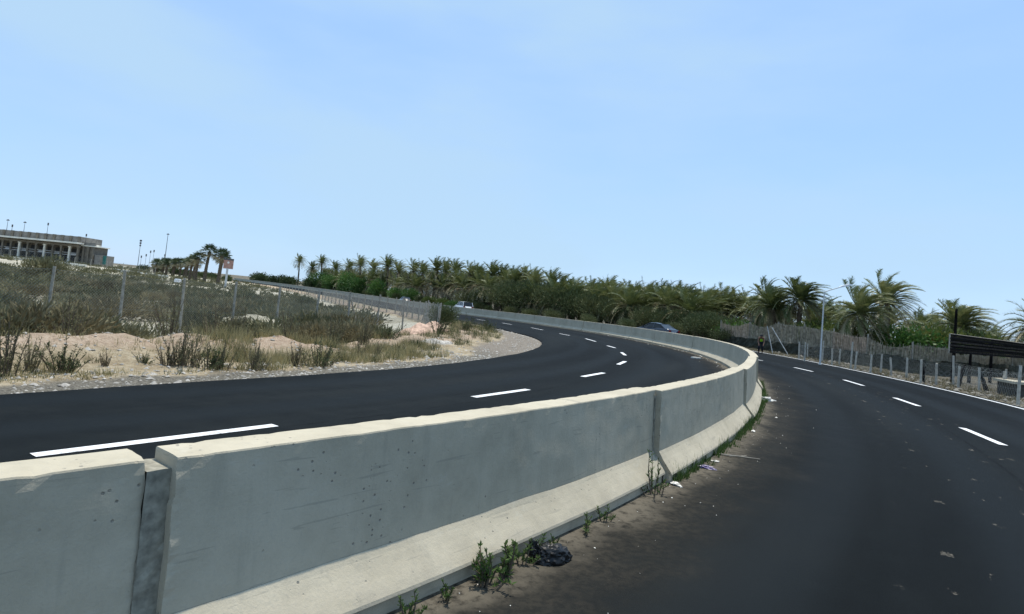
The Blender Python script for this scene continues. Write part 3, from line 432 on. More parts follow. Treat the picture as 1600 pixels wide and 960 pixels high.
# ------------------------------------------------------------------ verge between inner carriageway and field
def mound(s, d):
    """height of the bulldozed bank of earth, s along the road edge, d out from it"""
    a = math.exp(-((d-3.5)/(.95+.2*nz(s*.3, 4.0)))**2)
    h = .40+.13*nz(s*.42, 1.0)+.16*nz(s*1.1, 2.0)
    fade = float(sstep(16, 20, s)*(1-sstep(32.5, 36.5, s)))
    return max(0, h)*a*fade
rows = []; uv = []
dd = [0, .15, .4, .7, 1.0, 1.3, 1.6, 1.9, 2.2, 2.5, 2.75, 3.0, 3.25, 3.5, 3.75, 4.0, 4.3, 4.7, 5.2, 5.8, 6.6]
ss = np.concatenate([np.arange(1, 18, .5), np.arange(18, 60, .18), np.arange(60, 110, .5), np.arange(110, IS[-1]-4, 3.0)])
IEs = lambda s: (np.array([np.interp(s, IS, IE[:, k]) for k in (0, 1)]), np.array([np.interp(s, IS, IT[:, k]) for k in (0, 1)]))
def verge_pt(s, d):
    p, t = IEs(s); t = t/np.linalg.norm(t); n = np.array([-t[1], t[0]]); return p+n*d
def verge_z(s, d):
    q = verge_pt(s, d)
    z = fz(*q)-.055+.05*float(sstep(0, .8, d))+mound(s, d)
    z += (.045*nz(q[0]*1.3, q[1]*1.3, 1)+.035*nz(q[0]*4, q[1]*4, 6)+.022*nz(q[0]*9, q[1]*9, 2))*float(sstep(.1, .9, d))
    bend = float(sstep(37, 42, s)*(1-sstep(64, 70, s)))
    z += .22*bend*float(sstep(1.2, 4.0, d))
    return z-.62*float(sstep(4.6, 6.6, d))
for s in ss:
    row = []
    for d in dd:
        q = verge_pt(s, d); row.append((q[0], q[1], verge_z(s, d))); uv.append((s, d))
    rows.append(row)
mb = MB(); mb.grid(rows); kind(mb.build('verge', M['verge'], uv=uv, smooth=True), 'structure')
# the field floor where the curve folds the verge back on itself keeps its own height

# dark brown leaf litter under the palm grove
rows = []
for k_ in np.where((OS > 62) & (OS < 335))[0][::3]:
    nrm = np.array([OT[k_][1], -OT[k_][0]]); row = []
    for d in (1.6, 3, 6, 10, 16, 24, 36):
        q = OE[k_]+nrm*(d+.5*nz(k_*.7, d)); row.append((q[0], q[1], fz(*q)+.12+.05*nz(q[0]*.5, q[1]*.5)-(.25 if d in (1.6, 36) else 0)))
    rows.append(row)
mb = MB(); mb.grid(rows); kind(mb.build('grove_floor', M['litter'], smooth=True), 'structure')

# loose stones on the shoulder
mb = MB()
def pebble(x, y, z, r):
    n = len(mb.v); a = rng.uniform(0, 6.28); sx, sy, sz = r*rng.uniform(.7, 1.3), r*rng.uniform(.7, 1.3), r*rng.uniform(.4, .8)
    for dx, dy, dz in ((1, 0, 0), (0, 1, 0), (-1, 0, 0), (0, -1, 0), (0, 0, 1), (.3, .3, -.8)):
        px, py = dx*sx, dy*sy; mb.v.append((x+px*math.cos(a)-py*math.sin(a), y+px*math.sin(a)+py*math.cos(a), z+dz*sz))
    for q in ((0, 1, 4), (1, 2, 4), (2, 3, 4), (3, 0, 4), (1, 0, 5), (2, 1, 5), (3, 2, 5), (0, 3, 5)):
        mb.f.append(tuple(n+i for i in q)); mb.m.append(0)
for _ in range(5200):
    s = rng.uniform(22, 40) if rng.random() < .6 else rng.uniform(38, 72)
    d = abs(rng.gauss(.8, .7)); d = rng.uniform(1.2, 4.2) if rng.random() < .3 else d
    q = verge_pt(s, d); pebble(q[0], q[1], verge_z(s, d), min(.10, rng.lognormvariate(-3.75, .5)))
kind(mb.build('shoulder_gravel', M['stone']), 'stuff')
# crumbs of white rubble in the dust at the foot of the barrier
mb = MB()
for _ in range(170):
    s = rng.uniform(10, 36); p, t = cl_at(s); n = np.array([t[1], -t[0]])
    d = .34+abs(rng.gauss(0, .38)); q = p+n*d
    pebble(q[0], q[1], .003, min(.03, rng.lognormvariate(-5.35, .5)))
for _ in range(160):
    s = rng.uniform(36, 75); p, t = cl_at(s); n = np.array([-t[1], t[0]])
    d = .36+abs(rng.gauss(0, .3)); q = p+n*d
    pebble(q[0], q[1], .003, min(.05, rng.lognormvariate(-4.3, .5)))
kind(mb.build('roadside_crumbs', M['white_bit']), 'stuff')

# ------------------------------------------------------------------ concrete barrier, segment by segment
H_B, H_F = .96, .305
PROF_W = [(.139-.026*k/17, H_F+(.90-H_F)*k/17) for k in range(18)]+[ (.1115, .952), (.108, H_B), (.05, H_B+.002), (0, H_B+.002)]
PROF_F = [(.272, -.10), (.272, .03), (.274, .068), (.300, .082), (.294, .10), (.262, .14), (.228, .18), (.194, .223), (.160, .27), (.1395, .304)]
def barrier(k, s0, s1, near, shift, dz):
    ds = .055 if near == 2 else (.3 if near == 1 else 1.5)
    n = max(2, int((s1-s0)/ds)+1); S = np.linspace(s0, s1, n)
    pm, _ = cl_at((s0+s1)/2); zc = fz(*pm)
    root = empty('concrete_barrier', (pm[0], pm[1], zc))
    def ring(prof):
        return [(o, z) for o, z in prof]+[(-o, z) for o, z in prof[::-1] if o > 0]
    for nm, prof in (('wall', PROF_W), ('sloped_foot', PROF_F)):
        mb = MB(); rows = []
        full = ring(prof) if nm == 'wall' else None
        for part in ((full,) if nm == 'wall' else (prof, [(-o, z) for o, z in prof[::-1]])):
            rows = []
            for i, s in enumerate(S):
                p, t = cl_at(s); nr = np.array([t[1], -t[0]]); f = (s-s0)/(s1-s0)
                lat = shift[0]*(1-f)+shift[1]*f
                z0 = fz(*p); row = []
                edge = min(s-s0, s1-s)
                for o, z in part:
                    oo, zz = o, z
                    if near:
                        oo += (.005*nz(s*.9, z*1.5+k, o*3)+.0022*nz(s*6, z*6, o*9+k))*(1 if o > 0 else -1)
                        if z > .9:
                            ch = max(0, nz(s*3.1, o*4+k*3.1, 9)-.38)*.010+max(0, nz(s*9, o*7, k)-.22)*.02+max(0, nz(s*23, o*9, k+5)-.1)*.008
                            if abs(o) > .09: zz -= ch; oo -= math.copysign(ch*.7, o)
                            zz += .004*nz(s*3, o*12, k)
                        if abs(z-H_F) < .02: zz += .010*nz(s*1.3, k, 3)
                        if near == 2 and edge < .03:
                            oo += .010*nz(z*14, o*20+k, s)*1.0; 
                    q = p+nr*(oo+lat)
                    sj = 0.0
                    if near and edge < .001: sj = (.005*nz(z*9, o*9, k*2.2+s)+.011*nz(z*41, o*9, k+s))*(1 if i == 0 else -1)
                    q = q+t*sj
                    row.append((q[0]-pm[0], q[1]-pm[1], z0+zz+dz-zc))
                rows.append(row)
            mb.grid(rows)
        # end faces
        if nm == 'wall':
            for e, fl in ((0, 1), (len(rows)-1, 0)):
                nc = len(full); ids = [e*nc+j for j in range(nc)]
                mb.f.append(tuple(ids if fl else ids[::-1])); mb.m.append(0)
        else:
            nc = len(prof); off = nc*len(S)
            for e, fl in ((0, 1), (len(S)-1, 0)):
                ids = [e*nc+j for j in range(nc)]+[off+e*nc+j for j in range(nc)]
                mb.f.append(tuple(ids if fl else ids[::-1])); mb.m.append(0)
        mb.build(nm, M['concrete'], root)
    return root
NAMED = {
 1: 'short visible end of concrete barrier at the lower left corner',
 2: 'long grey concrete barrier segment in the foreground with a black bag at its foot',
 3: 'concrete barrier segment just past the wide stepped joint, tall sparse weed at its near end',
 4: 'concrete barrier segment with the grass strip at its foot ending at the right-hand bulge',
 5: 'concrete barrier segment at the outermost right bulge of the curve, before it swings back',
 6: 'concrete barrier segment just behind the rightmost bulge, seen mostly by its bright top',
 7: 'concrete barrier segment whose inner foot is half cut off by the near barrier top',
}
for k in range(len(JOINTS)-1):
    if k == 0: continue
    s0, s1 = JOINTS[k], JOINTS[k+1]
    if k < 5: near, gap = 2, .05
    elif k < 18: near, gap = 1, .03
    else: near, gap = 0, .04
    shift = (0, 0); dz = 0
    if k == 1: shift = (0, -.01)
    if k == 2: shift = (.055, -.015); dz = .012
    if k == 3: shift = (.045, 0); dz = .008; 
    if k in (4, 5): shift = (.05, 0)
    if k > 5 and near: shift = (rng.uniform(-.012, .012), rng.uniform(-.012, .012)); dz = rng.uniform(-.006, .008)
    g0 = gap if k < 3 else (.012 if k < 7 else .03); g1 = gap if k < 2 else (.012 if k < 6 else .03)
    b = barrier(k, s0+g0, s1-g1, near, shift, dz)
    if k in (2, 3):                                   # mortar squeezed into the open joint
        p, t = cl_at(s0); nr = np.array([t[1], -t[0]]); mb = MB(); pm, _ = cl_at((s0+s1)/2); rows = []
        prof = [(.262, -.1), (.262, .07), (.270, .10), (.205, .19), (.135, .275), (.115, .31)]+[(.113-.02*q/16, .31+.605*q/16) for q in range(1, 17)]
        prof = prof+[(-o_, z_) for o_, z_ in prof[::-1]]
        for f_ in (-1, -.5, 0, .5, 1):
            row = []
            for o_, z_ in prof:
                q = p+t*f_*(.07 if k == 2 else .04)+nr*(o_+(.025 if k == 2 else .01)+.006*nz(z_*40, o_*9, f_*5+k)); row.append((q[0]-pm[0], q[1]-pm[1], z_+.006*nz(z_*31, f_*7, k)))
            rows.append(row)
        mb.grid(rows); mb.build('mortar_joint', M['mortar'], b)
    if k in NAMED: lab = NAMED[k]; grp = 'concrete barrier segments down the median'
    elif k < 20:
        lab = 'pale jointed concrete barrier segment in the far curve beyond the inner carriageway'; grp = 'barrier segments round the far curve'
    else:
        lab = 'tiny distant concrete barrier segment in the pale line receding below the palm grove'; grp = 'distant barrier segments below the palm grove'
    tag(b, lab, 'barrier', grp)
# ------------------------------------------------------------------ plant generators
def rdir(r, up=0.0):
    a = r.uniform(0, 2*math.pi); z = r.uniform(-1, 1); k = math.sqrt(1-z*z)
    v = Vector((k*math.cos(a), k*math.sin(a), z+up)); return v.normalized()
def leaf(mb, p, d, L, w, r, m=0):
    s = d.cross(rdir(r)); 
    if s.length < 1e-4: return
    s = s.normalized()*w/2; q = p+d*L*.45; e = p+d*L
    mb.quad(tuple(p), tuple(q+s), tuple(e), tuple(q-s), m)
def clump_mesh(r, W, D, Hh, n, L, w, up=.5, lobes=7, hollow=.35, floor=0.0, m=0, mb=None, lean=(0, 0)):
    """foliage spread through a few uneven lobes"""
    mb = mb or MB(); lob = []
    for _ in range(lobes):
        a = r.uniform(0, 6.283); q = math.sqrt(r.random())
        cz = r.uniform(.30, .72)*Hh; sc = r.uniform(.30, .50)
        lob.append((Vector((math.cos(a)*q*W*.32, math.sin(a)*q*D*.32, cz)), Vector((W*sc, D*sc, Hh*r.uniform(.25, .36)))))
    for _ in range(n):
        c, e = r.choice(lob); d = rdir(r); q = hollow+(1-hollow)*r.random()**.6
        p = c+Vector((d.x*e.x, d.y*e.y, d.z*e.z))*q
        if p.z < floor: p.z = floor+r.random()*.15*Hh
        p.x += lean[0]*p.z; p.y += lean[1]*p.z
        dd = (d*.7+Vector((lean[0], lean[1], up))*1.0+rdir(r)*.5).normalized()
        leaf(mb, p, dd, L*r.uniform(.45, 1.5), w*r.uniform(.6, 1.5), r, m)
    return mb
def twigs(mb, r, W, Hh, n, rad, m=0):
    for _ in range(n):
        a = r.uniform(0, 6.283); q = r.random()*W*.45
        e = Vector((math.cos(a)*q, math.sin(a)*q, Hh*r.uniform(.55, .95)))
        mb.tube([(e.x*.1, e.y*.1, -.05), tuple(e*.5+Vector((0, 0, Hh*.06))), tuple(e)], [rad, rad*.7, rad*.3], 4, m, cap=False)
    return mb

# -------- date palm: crown of feather fronds swept by the wind
WIND = Vector((1.0, -.15, 0))
def frond(mb, r, az, el, L, wind, m, pairs=26, lw=.05, droop=.9, ll=.52):
    d = Vector((math.cos(az)*math.cos(el), math.sin(az)*math.cos(el), math.sin(el))); p = Vector((0, 0, 0))+d*.12
    n = 13; st = L/n; pts = [p.copy()]; ds = [d.copy()]
    for i in range(n):
        f = (i+1)/n
        d = (d+Vector((0, 0, -1))*droop*(.035+.13*f)+WIND*wind*(.03+.13*f)).normalized()
        p = p+d*st; pts.append(p.copy()); ds.append(d.copy())
    mb.tube([tuple(x) for x in pts[::3]+[pts[-1]]], [.035, .028, .02, .013, .007, .004][:len(pts[::3])+1], 4, m, cap=False)
    for j in range(pairs):
        f = .10+.90*(j+.5)/pairs; x = f*n; i = min(int(x), n-1); q = pts[i].lerp(pts[i+1], x-i); t = ds[i]
        s = t.cross(Vector((0, 0, 1)))
        if s.length < .1: s = t.cross(Vector((1, 0, 0)))
        s.normalize(); u = s.cross(t).normalized()
        l = ll*(math.sin(math.pi*(.14+.80*f))**.6)*r.uniform(.85, 1.1)
        for sg in (-1, 1):
            e = (t*.75+s*sg*(.80)+u*.30+WIND*wind*.30+rdir(r)*.14+Vector((0, 0, -.12))).normalized()
            wv = (t*.8+u*.3)*lw*.5
            mb.tri(tuple(q-wv), tuple(q+wv), tuple(q+e*l), m)
def palm_crown(seed, nf=44, wind=.9, L=(2.5, 3.3), pairs=26, dry=.22, lw=.05, ll=.56):
    r = random.Random(seed); mb = MB()
    for i in range(nf):
        f = i/nf; el = R(80)-R(112)*f**1.05+r.uniform(-.12, .12); az = i*2.399+r.uniform(-.3, .3)
        isdry = f > 1-dry
        frond(mb, r, az, el, r.uniform(*L)*(1.0 if f > .1 else .75), wind*r.uniform(.75, 1.2)*(1.1-.5*f), 1 if isdry else 0, pairs, lw, droop=.75+.7*f, ll=ll)
    return mb
def palm_trunk(seed, h, r0=.27, r1=.20):
    r = random.Random(seed); mb = MB(); n = max(6, int(h/.16)); rows = []
    bx, by = r.uniform(-.35, .35), r.uniform(-.3, .3)
    for i in range(n+1):
        f = i/n; z = -.35+(h+.35)*f; rad = (r0+(r1-r0)*f)*(1.25 if f < .05 else 1)*(1.12 if i % 2 else .93)
        if f > .88: rad *= 1.25
        rows.append([(bx*f*f+math.cos(6.283*k/9)*rad*r.uniform(.9, 1.1), by*f*f+math.sin(6.283*k/9)*rad*r.uniform(.9, 1.1), z) for k in range(9)])
    mb.grid(rows, close=True); return mb, (bx, by)
PALM_MATS = [M['palm'], M['palmdry']]
protos = {}
def palm_proto(key, seed, h, **kw):
    root = empty('date_palm'); tm, (bx, by) = palm_trunk(seed, h)
    tm.build('trunk', M['bark'], root)
    c = palm_crown(seed+50, **kw).build('crown', PALM_MATS, root); c.location = (bx, by, h+.05)
    protos[key] = [root, h, False]; return root
for i in range(5): palm_proto('far%d' % i, 100+i, 6.0, nf=58, wind=.55+.08*i, pairs=22, lw=.13, L=(2.6, 3.5), ll=.68)
for i in range(3): palm_proto('low%d' % i, 300+i, 2.4, nf=62, wind=.45, pairs=22, dry=.45, L=(2.6, 3.5), lw=.12, ll=.66)
for i in range(4): palm_proto('near%d' % i, 200+i, 4.0, nf=84, wind=.85, pairs=40, L=(2.5, 3.4), dry=.2, lw=.10, ll=.64)
def place_palm(key, x, y, z, top, label, group, rot=0.0, reach=1.7, sc=1.0):
    p = protos[key]; o = p[0] if not p[2] else copy_tree(p[0]); p[2] = True
    o.location = (x, y, z); o.scale = (sc, sc, sc)
    h = max(.8, (top-z)/sc-reach); tr = [c for c in o.children if c.name.startswith('trunk')][0]
    cr = [c for c in o.children if c.name.startswith('crown')][0]
    tr.scale = (1, 1, h/p[1]); cr.location = (cr.location[0], cr.location[1], h+.05); cr.rotation_euler = (0, 0, rot)
    return tag(o, label, 'palm tree', group)
r = random.Random(5)
SKY_LABEL = {0: 'tall slim date palm standing clear of the others at the left end of the grove',
             2: 'wind-bent date palm second of the tall pair left of the bright green trees'}
for i, (x, y, z, top) in enumerate(GROVE_PALMS):
    place_palm('far%d' % (i % 5), x, y, z, top, SKY_LABEL.get(i, 'wind-swept date palm with its crown on the skyline of the grove beyond the far barrier'),
               'date palms on the skyline of the grove', r.uniform(-.25, .25), 1.75, 1.0+.30*min(1, max(0, (y-80)/100)))
for i, (x, y, z, top) in enumerate(FRONT_PALMS+[(a+.45*(c-a)+3, b+.45*(d-b)+3, e, f+(1.2 if b > 110 else .2)) for (a, b, e, f), (c, d, _e, _f) in zip(FRONT_PALMS[:-1], FRONT_PALMS[1:])]):
    if y > 110: top += 1.4
    place_palm('low%d' % (i % 3), x+r.uniform(-1, 1), y+r.uniform(-1, 1), z, top, 'short date palm with tan hanging fronds in the front of the grove',
               'short date palms along the front of the grove', r.uniform(-.3, .3), 1.5, r.uniform(.95, 1.15)*(1+.35*min(1, max(0, (y-80)/100))))
G = arr([(38, 52), (33, 62), (27, 74), (20, 88), (11, 102), (2, 116), (-12, 146), (-32, 186), (-60, 234), (-90, 282)])
GA = arc(G)
for i in range(60):
    s = GA[-1]*(i+.5)/60; x, y = (float(np.interp(s, GA, G[:, k])) for k in (0, 1))
    x += r.uniform(-3, 4); y += r.uniform(-3, 5); z = fz(x, y)
    top = z+np.interp(y, [50, 90, 130, 290], [4.6, 5.2, 7.2, 9.0])*r.uniform(.85, 1.0)
    place_palm('far%d' % (i % 5), x, y, z, top, 'date palm half hidden in the second rank of the grove behind the skyline crowns',
               'date palms in the second rank of the grove', r.uniform(-.3, .3), 1.7, r.uniform(.95, 1.15))
RP_LABEL = [
 ('near0', 'date palm with splayed upright fronds left of the twin crowns above the reed fence'),
 ('near1', 'drooping date palm beside the big full palm, its fronds blown right'),
 ('near2', 'big full date palm left of the street lamp, tallest above the reed fence'),
 ('near3', 'date palm right of the street lamp with long loose fronds reaching left'),
 ('near0', 'tall wind-swept date palm right of the street lamp, crown blown to the right'),
 ('near2', 'date palm behind the dark slatted board, beside its tall dark pole'),
 ('far1', 'small distant date palm between the swept palm and the dark slatted board'),
 ('low0', 'small round palm peeking over the right part of the dark slatted board'),
 ('near1', 'leaning date palm cut off by the right edge of the picture'),
 ('far2', 'low distant palm over the far right of the dark slatted board'),
 ('far3', 'dark palm mass directly behind the street lamp pole'),
 ('far0', 'slim distant palm with a small crown left of the splayed palm'),
 ('far4', 'dark distant palm right behind the street lamp head'),
 ('far0', 'very small distant palm low on the right skyline'),
 ('low1', 'drooping palm just left of the dark slatted board'),
 ('low2', 'low palm behind the bright green bush on the reed fence'),
 ('low0', 'low palm filling the gap between the drooping palm and the big full palm'),
 ('low1', 'low dark palm filling the gap right of the big full palm')]
for (x, y, z, top), (key, lab) in zip(RIGHT_PALMS, RP_LABEL):
    if key == 'near1' and x > 30:
        o = place_palm(key, x+1.0, y, z, top, lab, 'date palms behind the reed fence', .4, 1.35, .8); o.rotation_euler = (0, R(14), 0)
    else:
        place_palm(key, x, y, z, top, lab, 'date palms behind the reed fence', r.uniform(-.2, .2), 2.2, .90 if key.startswith('near') else .95)

# -------- dark feathery hedge trees in front of the grove
def tree_proto(key, name, seed, W, D, Hh, n, L, w, m, up=.6, lean=(.12, 0), lobes=10, trunk=True):
    rr = random.Random(seed); root = empty(name)
    if trunk:
        t = MB()
        for _ in range(4):
            a = rr.uniform(0, 6.28); e = Vector((math.cos(a)*W*.22, math.sin(a)*D*.22, Hh*.55))
            t.tube([(rr.uniform(-.1, .1), rr.uniform(-.1, .1), -.3), tuple(e*.5), tuple(e)], [.10, .07, .03], 6)
        t.build('trunk', M['bark'], root)
    clump_mesh(rr, W, D, Hh, n, L, w, up, lobes, .25, 0.05, lean=lean).build('crown', m, root)
    protos[key] = [root, Hh, False]
for i in range(4): tree_proto('tam%d' % i, 'tamarisk_tree', 400+i, 4.6, 3.6, 4.0, 5200, .34, .055, M['tamarisk'], .8, (.16, -.02), 12)
for i in range(2): tree_proto('grn%d' % i, 'leafy_tree', 420+i, 7.0, 5.0, 6.0, 3600, .40, .20, M['green'], .3, (.03, 0), 12)
for i in range(3): tree_proto('frt%d' % i, 'far_tree', 430+i, 7.0, 5.0, 5.0, 1600, .55, .32, M['farleaf'], .2, (0, 0), 9)
for i in range(3): tree_proto('vin%d' % i, 'hedge_bush', 440+i, 3.6, 2.2, 2.3, 2600, .22, .11, M['vine'], .3, (0, 0), 9, False)
def place(key, x, y, z, sc, label, cat, group=None, rot=0.0, hz=1.0):
    p = protos[key]; o = p[0] if not p[2] else copy_tree(p[0]); p[2] = True
    o.location = (x, y, z); o.scale = (sc, sc, sc*hz); o.rotation_euler = (0, 0, rot); return tag(o, label, cat, group)
# (x, y, height)
TAM = [(-8.8, 121, 3.6), (-5.2, 113.5, 4.2), (-1.8, 107.5, 5.4), (1.2, 102.5, 5.6), (3.8, 98, 5.5), (6.3, 93.8, 5.2), (8.2, 90, 4.9), (10.2, 86.5, 4.5), (11.8, 83.4, 4.1), (13.6, 80.4, 3.7), (15.1, 77.4, 3.1), (16.7, 74, 3.0), (18.2, 71, 2.8), (19.6, 68, 3.0), (20.8, 64.8, 2.9), (19.6, 62.6, 2.6), (21.0, 61.0, 2.4)]
for i, (x, y, h) in enumerate(TAM):
    sc = h/3.7
    place('tam%d' % (i % 4), x, y, fz(x, y), max(sc, .85), 'dark feathery tamarisk in the hedge along the far barrier below the palms', 'tree', 'tamarisks in the hedge', r.uniform(-.4, .4), sc/max(sc, .85))
for i, (x, y, sc) in enumerate([(-71, 233, 1.15), (-62, 217, 1.2), (-54, 203, 1.2), (-46, 190, 1.15), (-37.5, 174, .9), (-30, 161, .72), (-23.5, 149, .62)]):
    place('grn%d' % (i % 2), x, y, fz(x, y)-.3, sc, 'bright green leafy tree in the dense row under the left end of the palms' if i < 4 else 'lower green leafy tree continuing the green row to the right under the palms', 'tree', 'green leafy trees below the palms', i*1.1)
for i in range(15):
    f = i/14; x = -112+44*f+r.uniform(-2, 2); y = 268-34*f+r.uniform(-5, 9)
    place('frt%d' % (i % 3), x, y, fz(x, y)-.4, r.uniform(.75, 1.0), 'dark green tree in the far row between the pink panel and the palm grove', 'tree', 'trees in the far row on the left', i*.9)
for i in range(10):
    f = i/9; x = -112+26*f; y = 188+r.uniform(-4, 6)
    place('frt%d' % (i % 3), x, y, fz(x, y)-.6, r.uniform(.42, .58), 'low dark bush under the masts between the long building and the fan palms', 'bush', 'low bushes under the masts', i*1.3)
for i, (x, y, sc, lab) in enumerate([(22.6, 59.6, .95, 'vivid green bush spilling over the reed fence above the leaning poles'),
        (26.2, 52.5, .95, 'yellow-green bush below the big full palm behind the reed fence'), (27.6, 48.8, 1.0, 'yellow-green bush behind the street lamp pole'),
        (30.6, 46.5, 1.0, 'yellow-green hedge bush right of the palm with loose fronds'), (33.4, 46.6, 1.05, 'yellow-green hedge bush below the swept palm gap'),
        (35.2, 47.0, 1.0, 'yellow-green hedge bush midway between lamp and slatted board'), (37.6, 49.5, .95, 'yellow-green hedge bush touching the left end of the slatted board'),
        (41.5, 52, .8, 'green hedge bush behind the slatted board'), (45.0, 54, .75, 'green hedge bush behind the right part of the slatted board')]):
    o = place('vin%d' % (i % 3), x, y, .1, sc*(1.35 if i else 1.15), lab, 'bush', 'hedge bushes behind the reed fence', i*.8)
    if i == 0:
        for c in o.children:
            if c.name.startswith('crown'):
                c.data = c.data.copy(); c.data.materials[0] = M['green']
for i in range(26):
    f = i/25; k_ = int(np.argmin(np.abs(OS-(66+185*f)))); nrm = np.array([OT[k_][1], -OT[k_][0]]); q = OE[k_]+nrm*(2.4+r.uniform(0, 1.2))
    place('tam%d' % (i % 4), q[0], q[1], fz(*q)-.1, .45+.25*f+r.uniform(-.05, .1), 'low dark bush filling the foot of the hedge right behind the far barrier', 'bush', 'low bushes at the foot of the hedge', i*.7, .8)
for i, (x, y, sc) in enumerate([(-10.5, 117, .8), (-13, 122, .9), (-16.5, 129.5, .9)]):
    place('vin%d' % (i % 3), x, y, fz(x, y), sc, 'yellow-green bush at the roadside between the white car and the tamarisk hedge', 'bush', 'roadside bushes by the white car', i*1.7)

# -------- fan palms on the left skyline
def fan_crown(seed, n=34):
    rr = random.Random(seed); mb = MB()
    for i in range(n):
        f = i/n; el = R(78)-R(125)*f; az = i*2.399
        d = Vector((math.cos(az)*math.cos(el), math.sin(az)*math.cos(el), math.sin(el)))
        p = d*rr.uniform(.7, 1.0); mb.tube([(0, 0, 0), tuple(p)], [.02, .012], 3, 0, cap=False)
        s = d.cross(Vector((0, 0, 1))).normalized(); u = s.cross(d); m = 1 if f > .72 else 0
        for k in range(13):
            a = R(-95+190*k/12); b = R(-95+190*(k+1)/12); L = rr.uniform(.75, 1.0)
            def e(t, l): return p+(d*math.cos(t)+s*math.sin(t))*l+u*(.08*(k % 2))-Vector((0, 0, .25*l*l))
            mb.tri(tuple(p), tuple(e(a, L)), tuple(e((a+b)/2+.02, L*.6)), m)
    return mb
for i in range(2):
    root = empty('fan_palm'); t, (bx, by) = palm_trunk(500+i, 6.0, .28, .2); t.build('trunk', M['bark'], root)
    c = fan_crown(510+i).build('crown', [M['fan'], M['palmdry']], root); c.location = (bx, by, 6.0); protos['fan%d' % i] = [root, 6.0, False]
def place_fan(i, x, y, top, label, group, sc):
    p = protos['fan%d' % (i % 2)]; o = p[0] if not p[2] else copy_tree(p[0]); p[2] = True
    z = fz(x, y)-.2; o.location = (x, y, z); o.scale = (sc, sc, sc); h = max(1.2, (top-z)/sc-1.7)
    for c in o.children:
        if c.name.startswith('trunk'): c.scale = (1, 1, h/6.0)
        else: c.location = (c.location[0], c.location[1], h); c.rotation_euler = (0, 0, i*1.1)
    tag(o, label, 'palm tree', group)
place_fan(0, -74.4, 150, 10.6, 'tallest fan palm of the cluster left of the pink panel', 'fan palms left of the pink panel', 1.5)
place_fan(1, -71.0, 150, 10.0, 'bushy fan palm of the cluster nearest the pink panel', 'fan palms left of the pink panel', 1.5)
place_fan(0, -72.3, 153, 8.9, 'shorter fan palm between the two tallest of the cluster', 'fan palms left of the pink panel', 1.3)
place_fan(1, -76.6, 150, 8.5, 'lower fan palm on the left side of the tall cluster', 'fan palms left of the pink panel', 1.3)
place_fan(0, -78.6, 151, 7.6, 'fan palm at the left foot of the tall cluster', 'fan palms left of the pink panel', 1.2)
for i in range(11):
    f = i/10; x = -101.5+15.5*f; y = 175-10*f+r.uniform(-1, 2)
    place_fan(i, x, y, 6.2+1.1*f+r.uniform(-.3, .3), 'small fan palm in the even row leading left from the tall cluster', 'fan palms in the low row', 1.15)

# -------- grey scrub over the field
def shrub_proto(key, seed, W, Hh, n, m, L=.16, w=.035, up=.7):
    rr = random.Random(seed); root = empty('desert_shrub')
    twigs(MB(), rr, W, Hh, 14, .012).build('stem', M['twig'], root)
    clump_mesh(rr, W, W, Hh, n, L, w, up, 8, .15, 0.0).build('foliage', m, root); protos[key] = [root, Hh, False]
for i in range(5): shrub_proto('shr%d' % i, 600+i, 1.5, .75, 1500, M['scrub'] if i % 3 else M['scrubbrown'])
r2 = random.Random(77); spots = []
CLEAR = [(-23, 43, 10, 4.2), (-14.5, 38, 5, 2.2), (-29, 60, 9, 4), (-13.2, 25.5, 3.2, 1.7), (-20.5, 24.5, 3.2, 1.6), (-9.2, 24, 2.2, 1.2), (-40, 52, 7, 3), (-33, 33, 5, 2)]
tries = 0
while len(spots) < 270 and tries < 30000:
    tries += 1
    az = r2.uniform(-.95, -.05); y = 13+62*r2.random()**1.25; x = az*y*1.0-r2.uniform(0, 1)
    d = float(side_dist(np.array([x]), np.array([y]), IE)[0])
    if d < 5.6 or (d < 9 and y > 40): continue
    if nz(x*.16, y*.30, 4.4) < .12-.25*r2.random(): continue
    if any(((x-a)/c_)**2+((y-b)/d_)**2 < 1 for a, b, c_, d_ in CLEAR): continue
    if any((x-a)**2+(y-b)**2 < .55 for a, b, _ in spots): continue
    spots.append((x, y, d))
spots.sort(key=lambda q: q[1])
FZ = field_z(np.array([q[0] for q in spots]), np.array([q[1] for q in spots]), np.array([q[2] for q in spots]))
for i, ((x, y, d), z) in enumerate(zip(spots, FZ)):
    lab = ('grey-green desert shrub near the wire fence in the sandy field' if y < 27 else 'small grey-green desert shrub farther back in the sandy field') if (i % 5) % 3 else \
          ('brownish desert shrub near the wire fence in the sandy field' if y < 27 else 'small brownish desert shrub farther back in the sandy field')
    place('shr%d' % (i % 5), x, y, float(z)-.04, r2.uniform(.75, 1.5), lab, 'shrub', 'desert shrubs scattered over the field', r2.uniform(0, 6.28), r2.uniform(.8, 1.15))
place('shr1', -56.4, 75, -.3, 3.2, 'large rounded dark shrub standing alone below the long building', 'shrub', None, 1.0, 1.15)
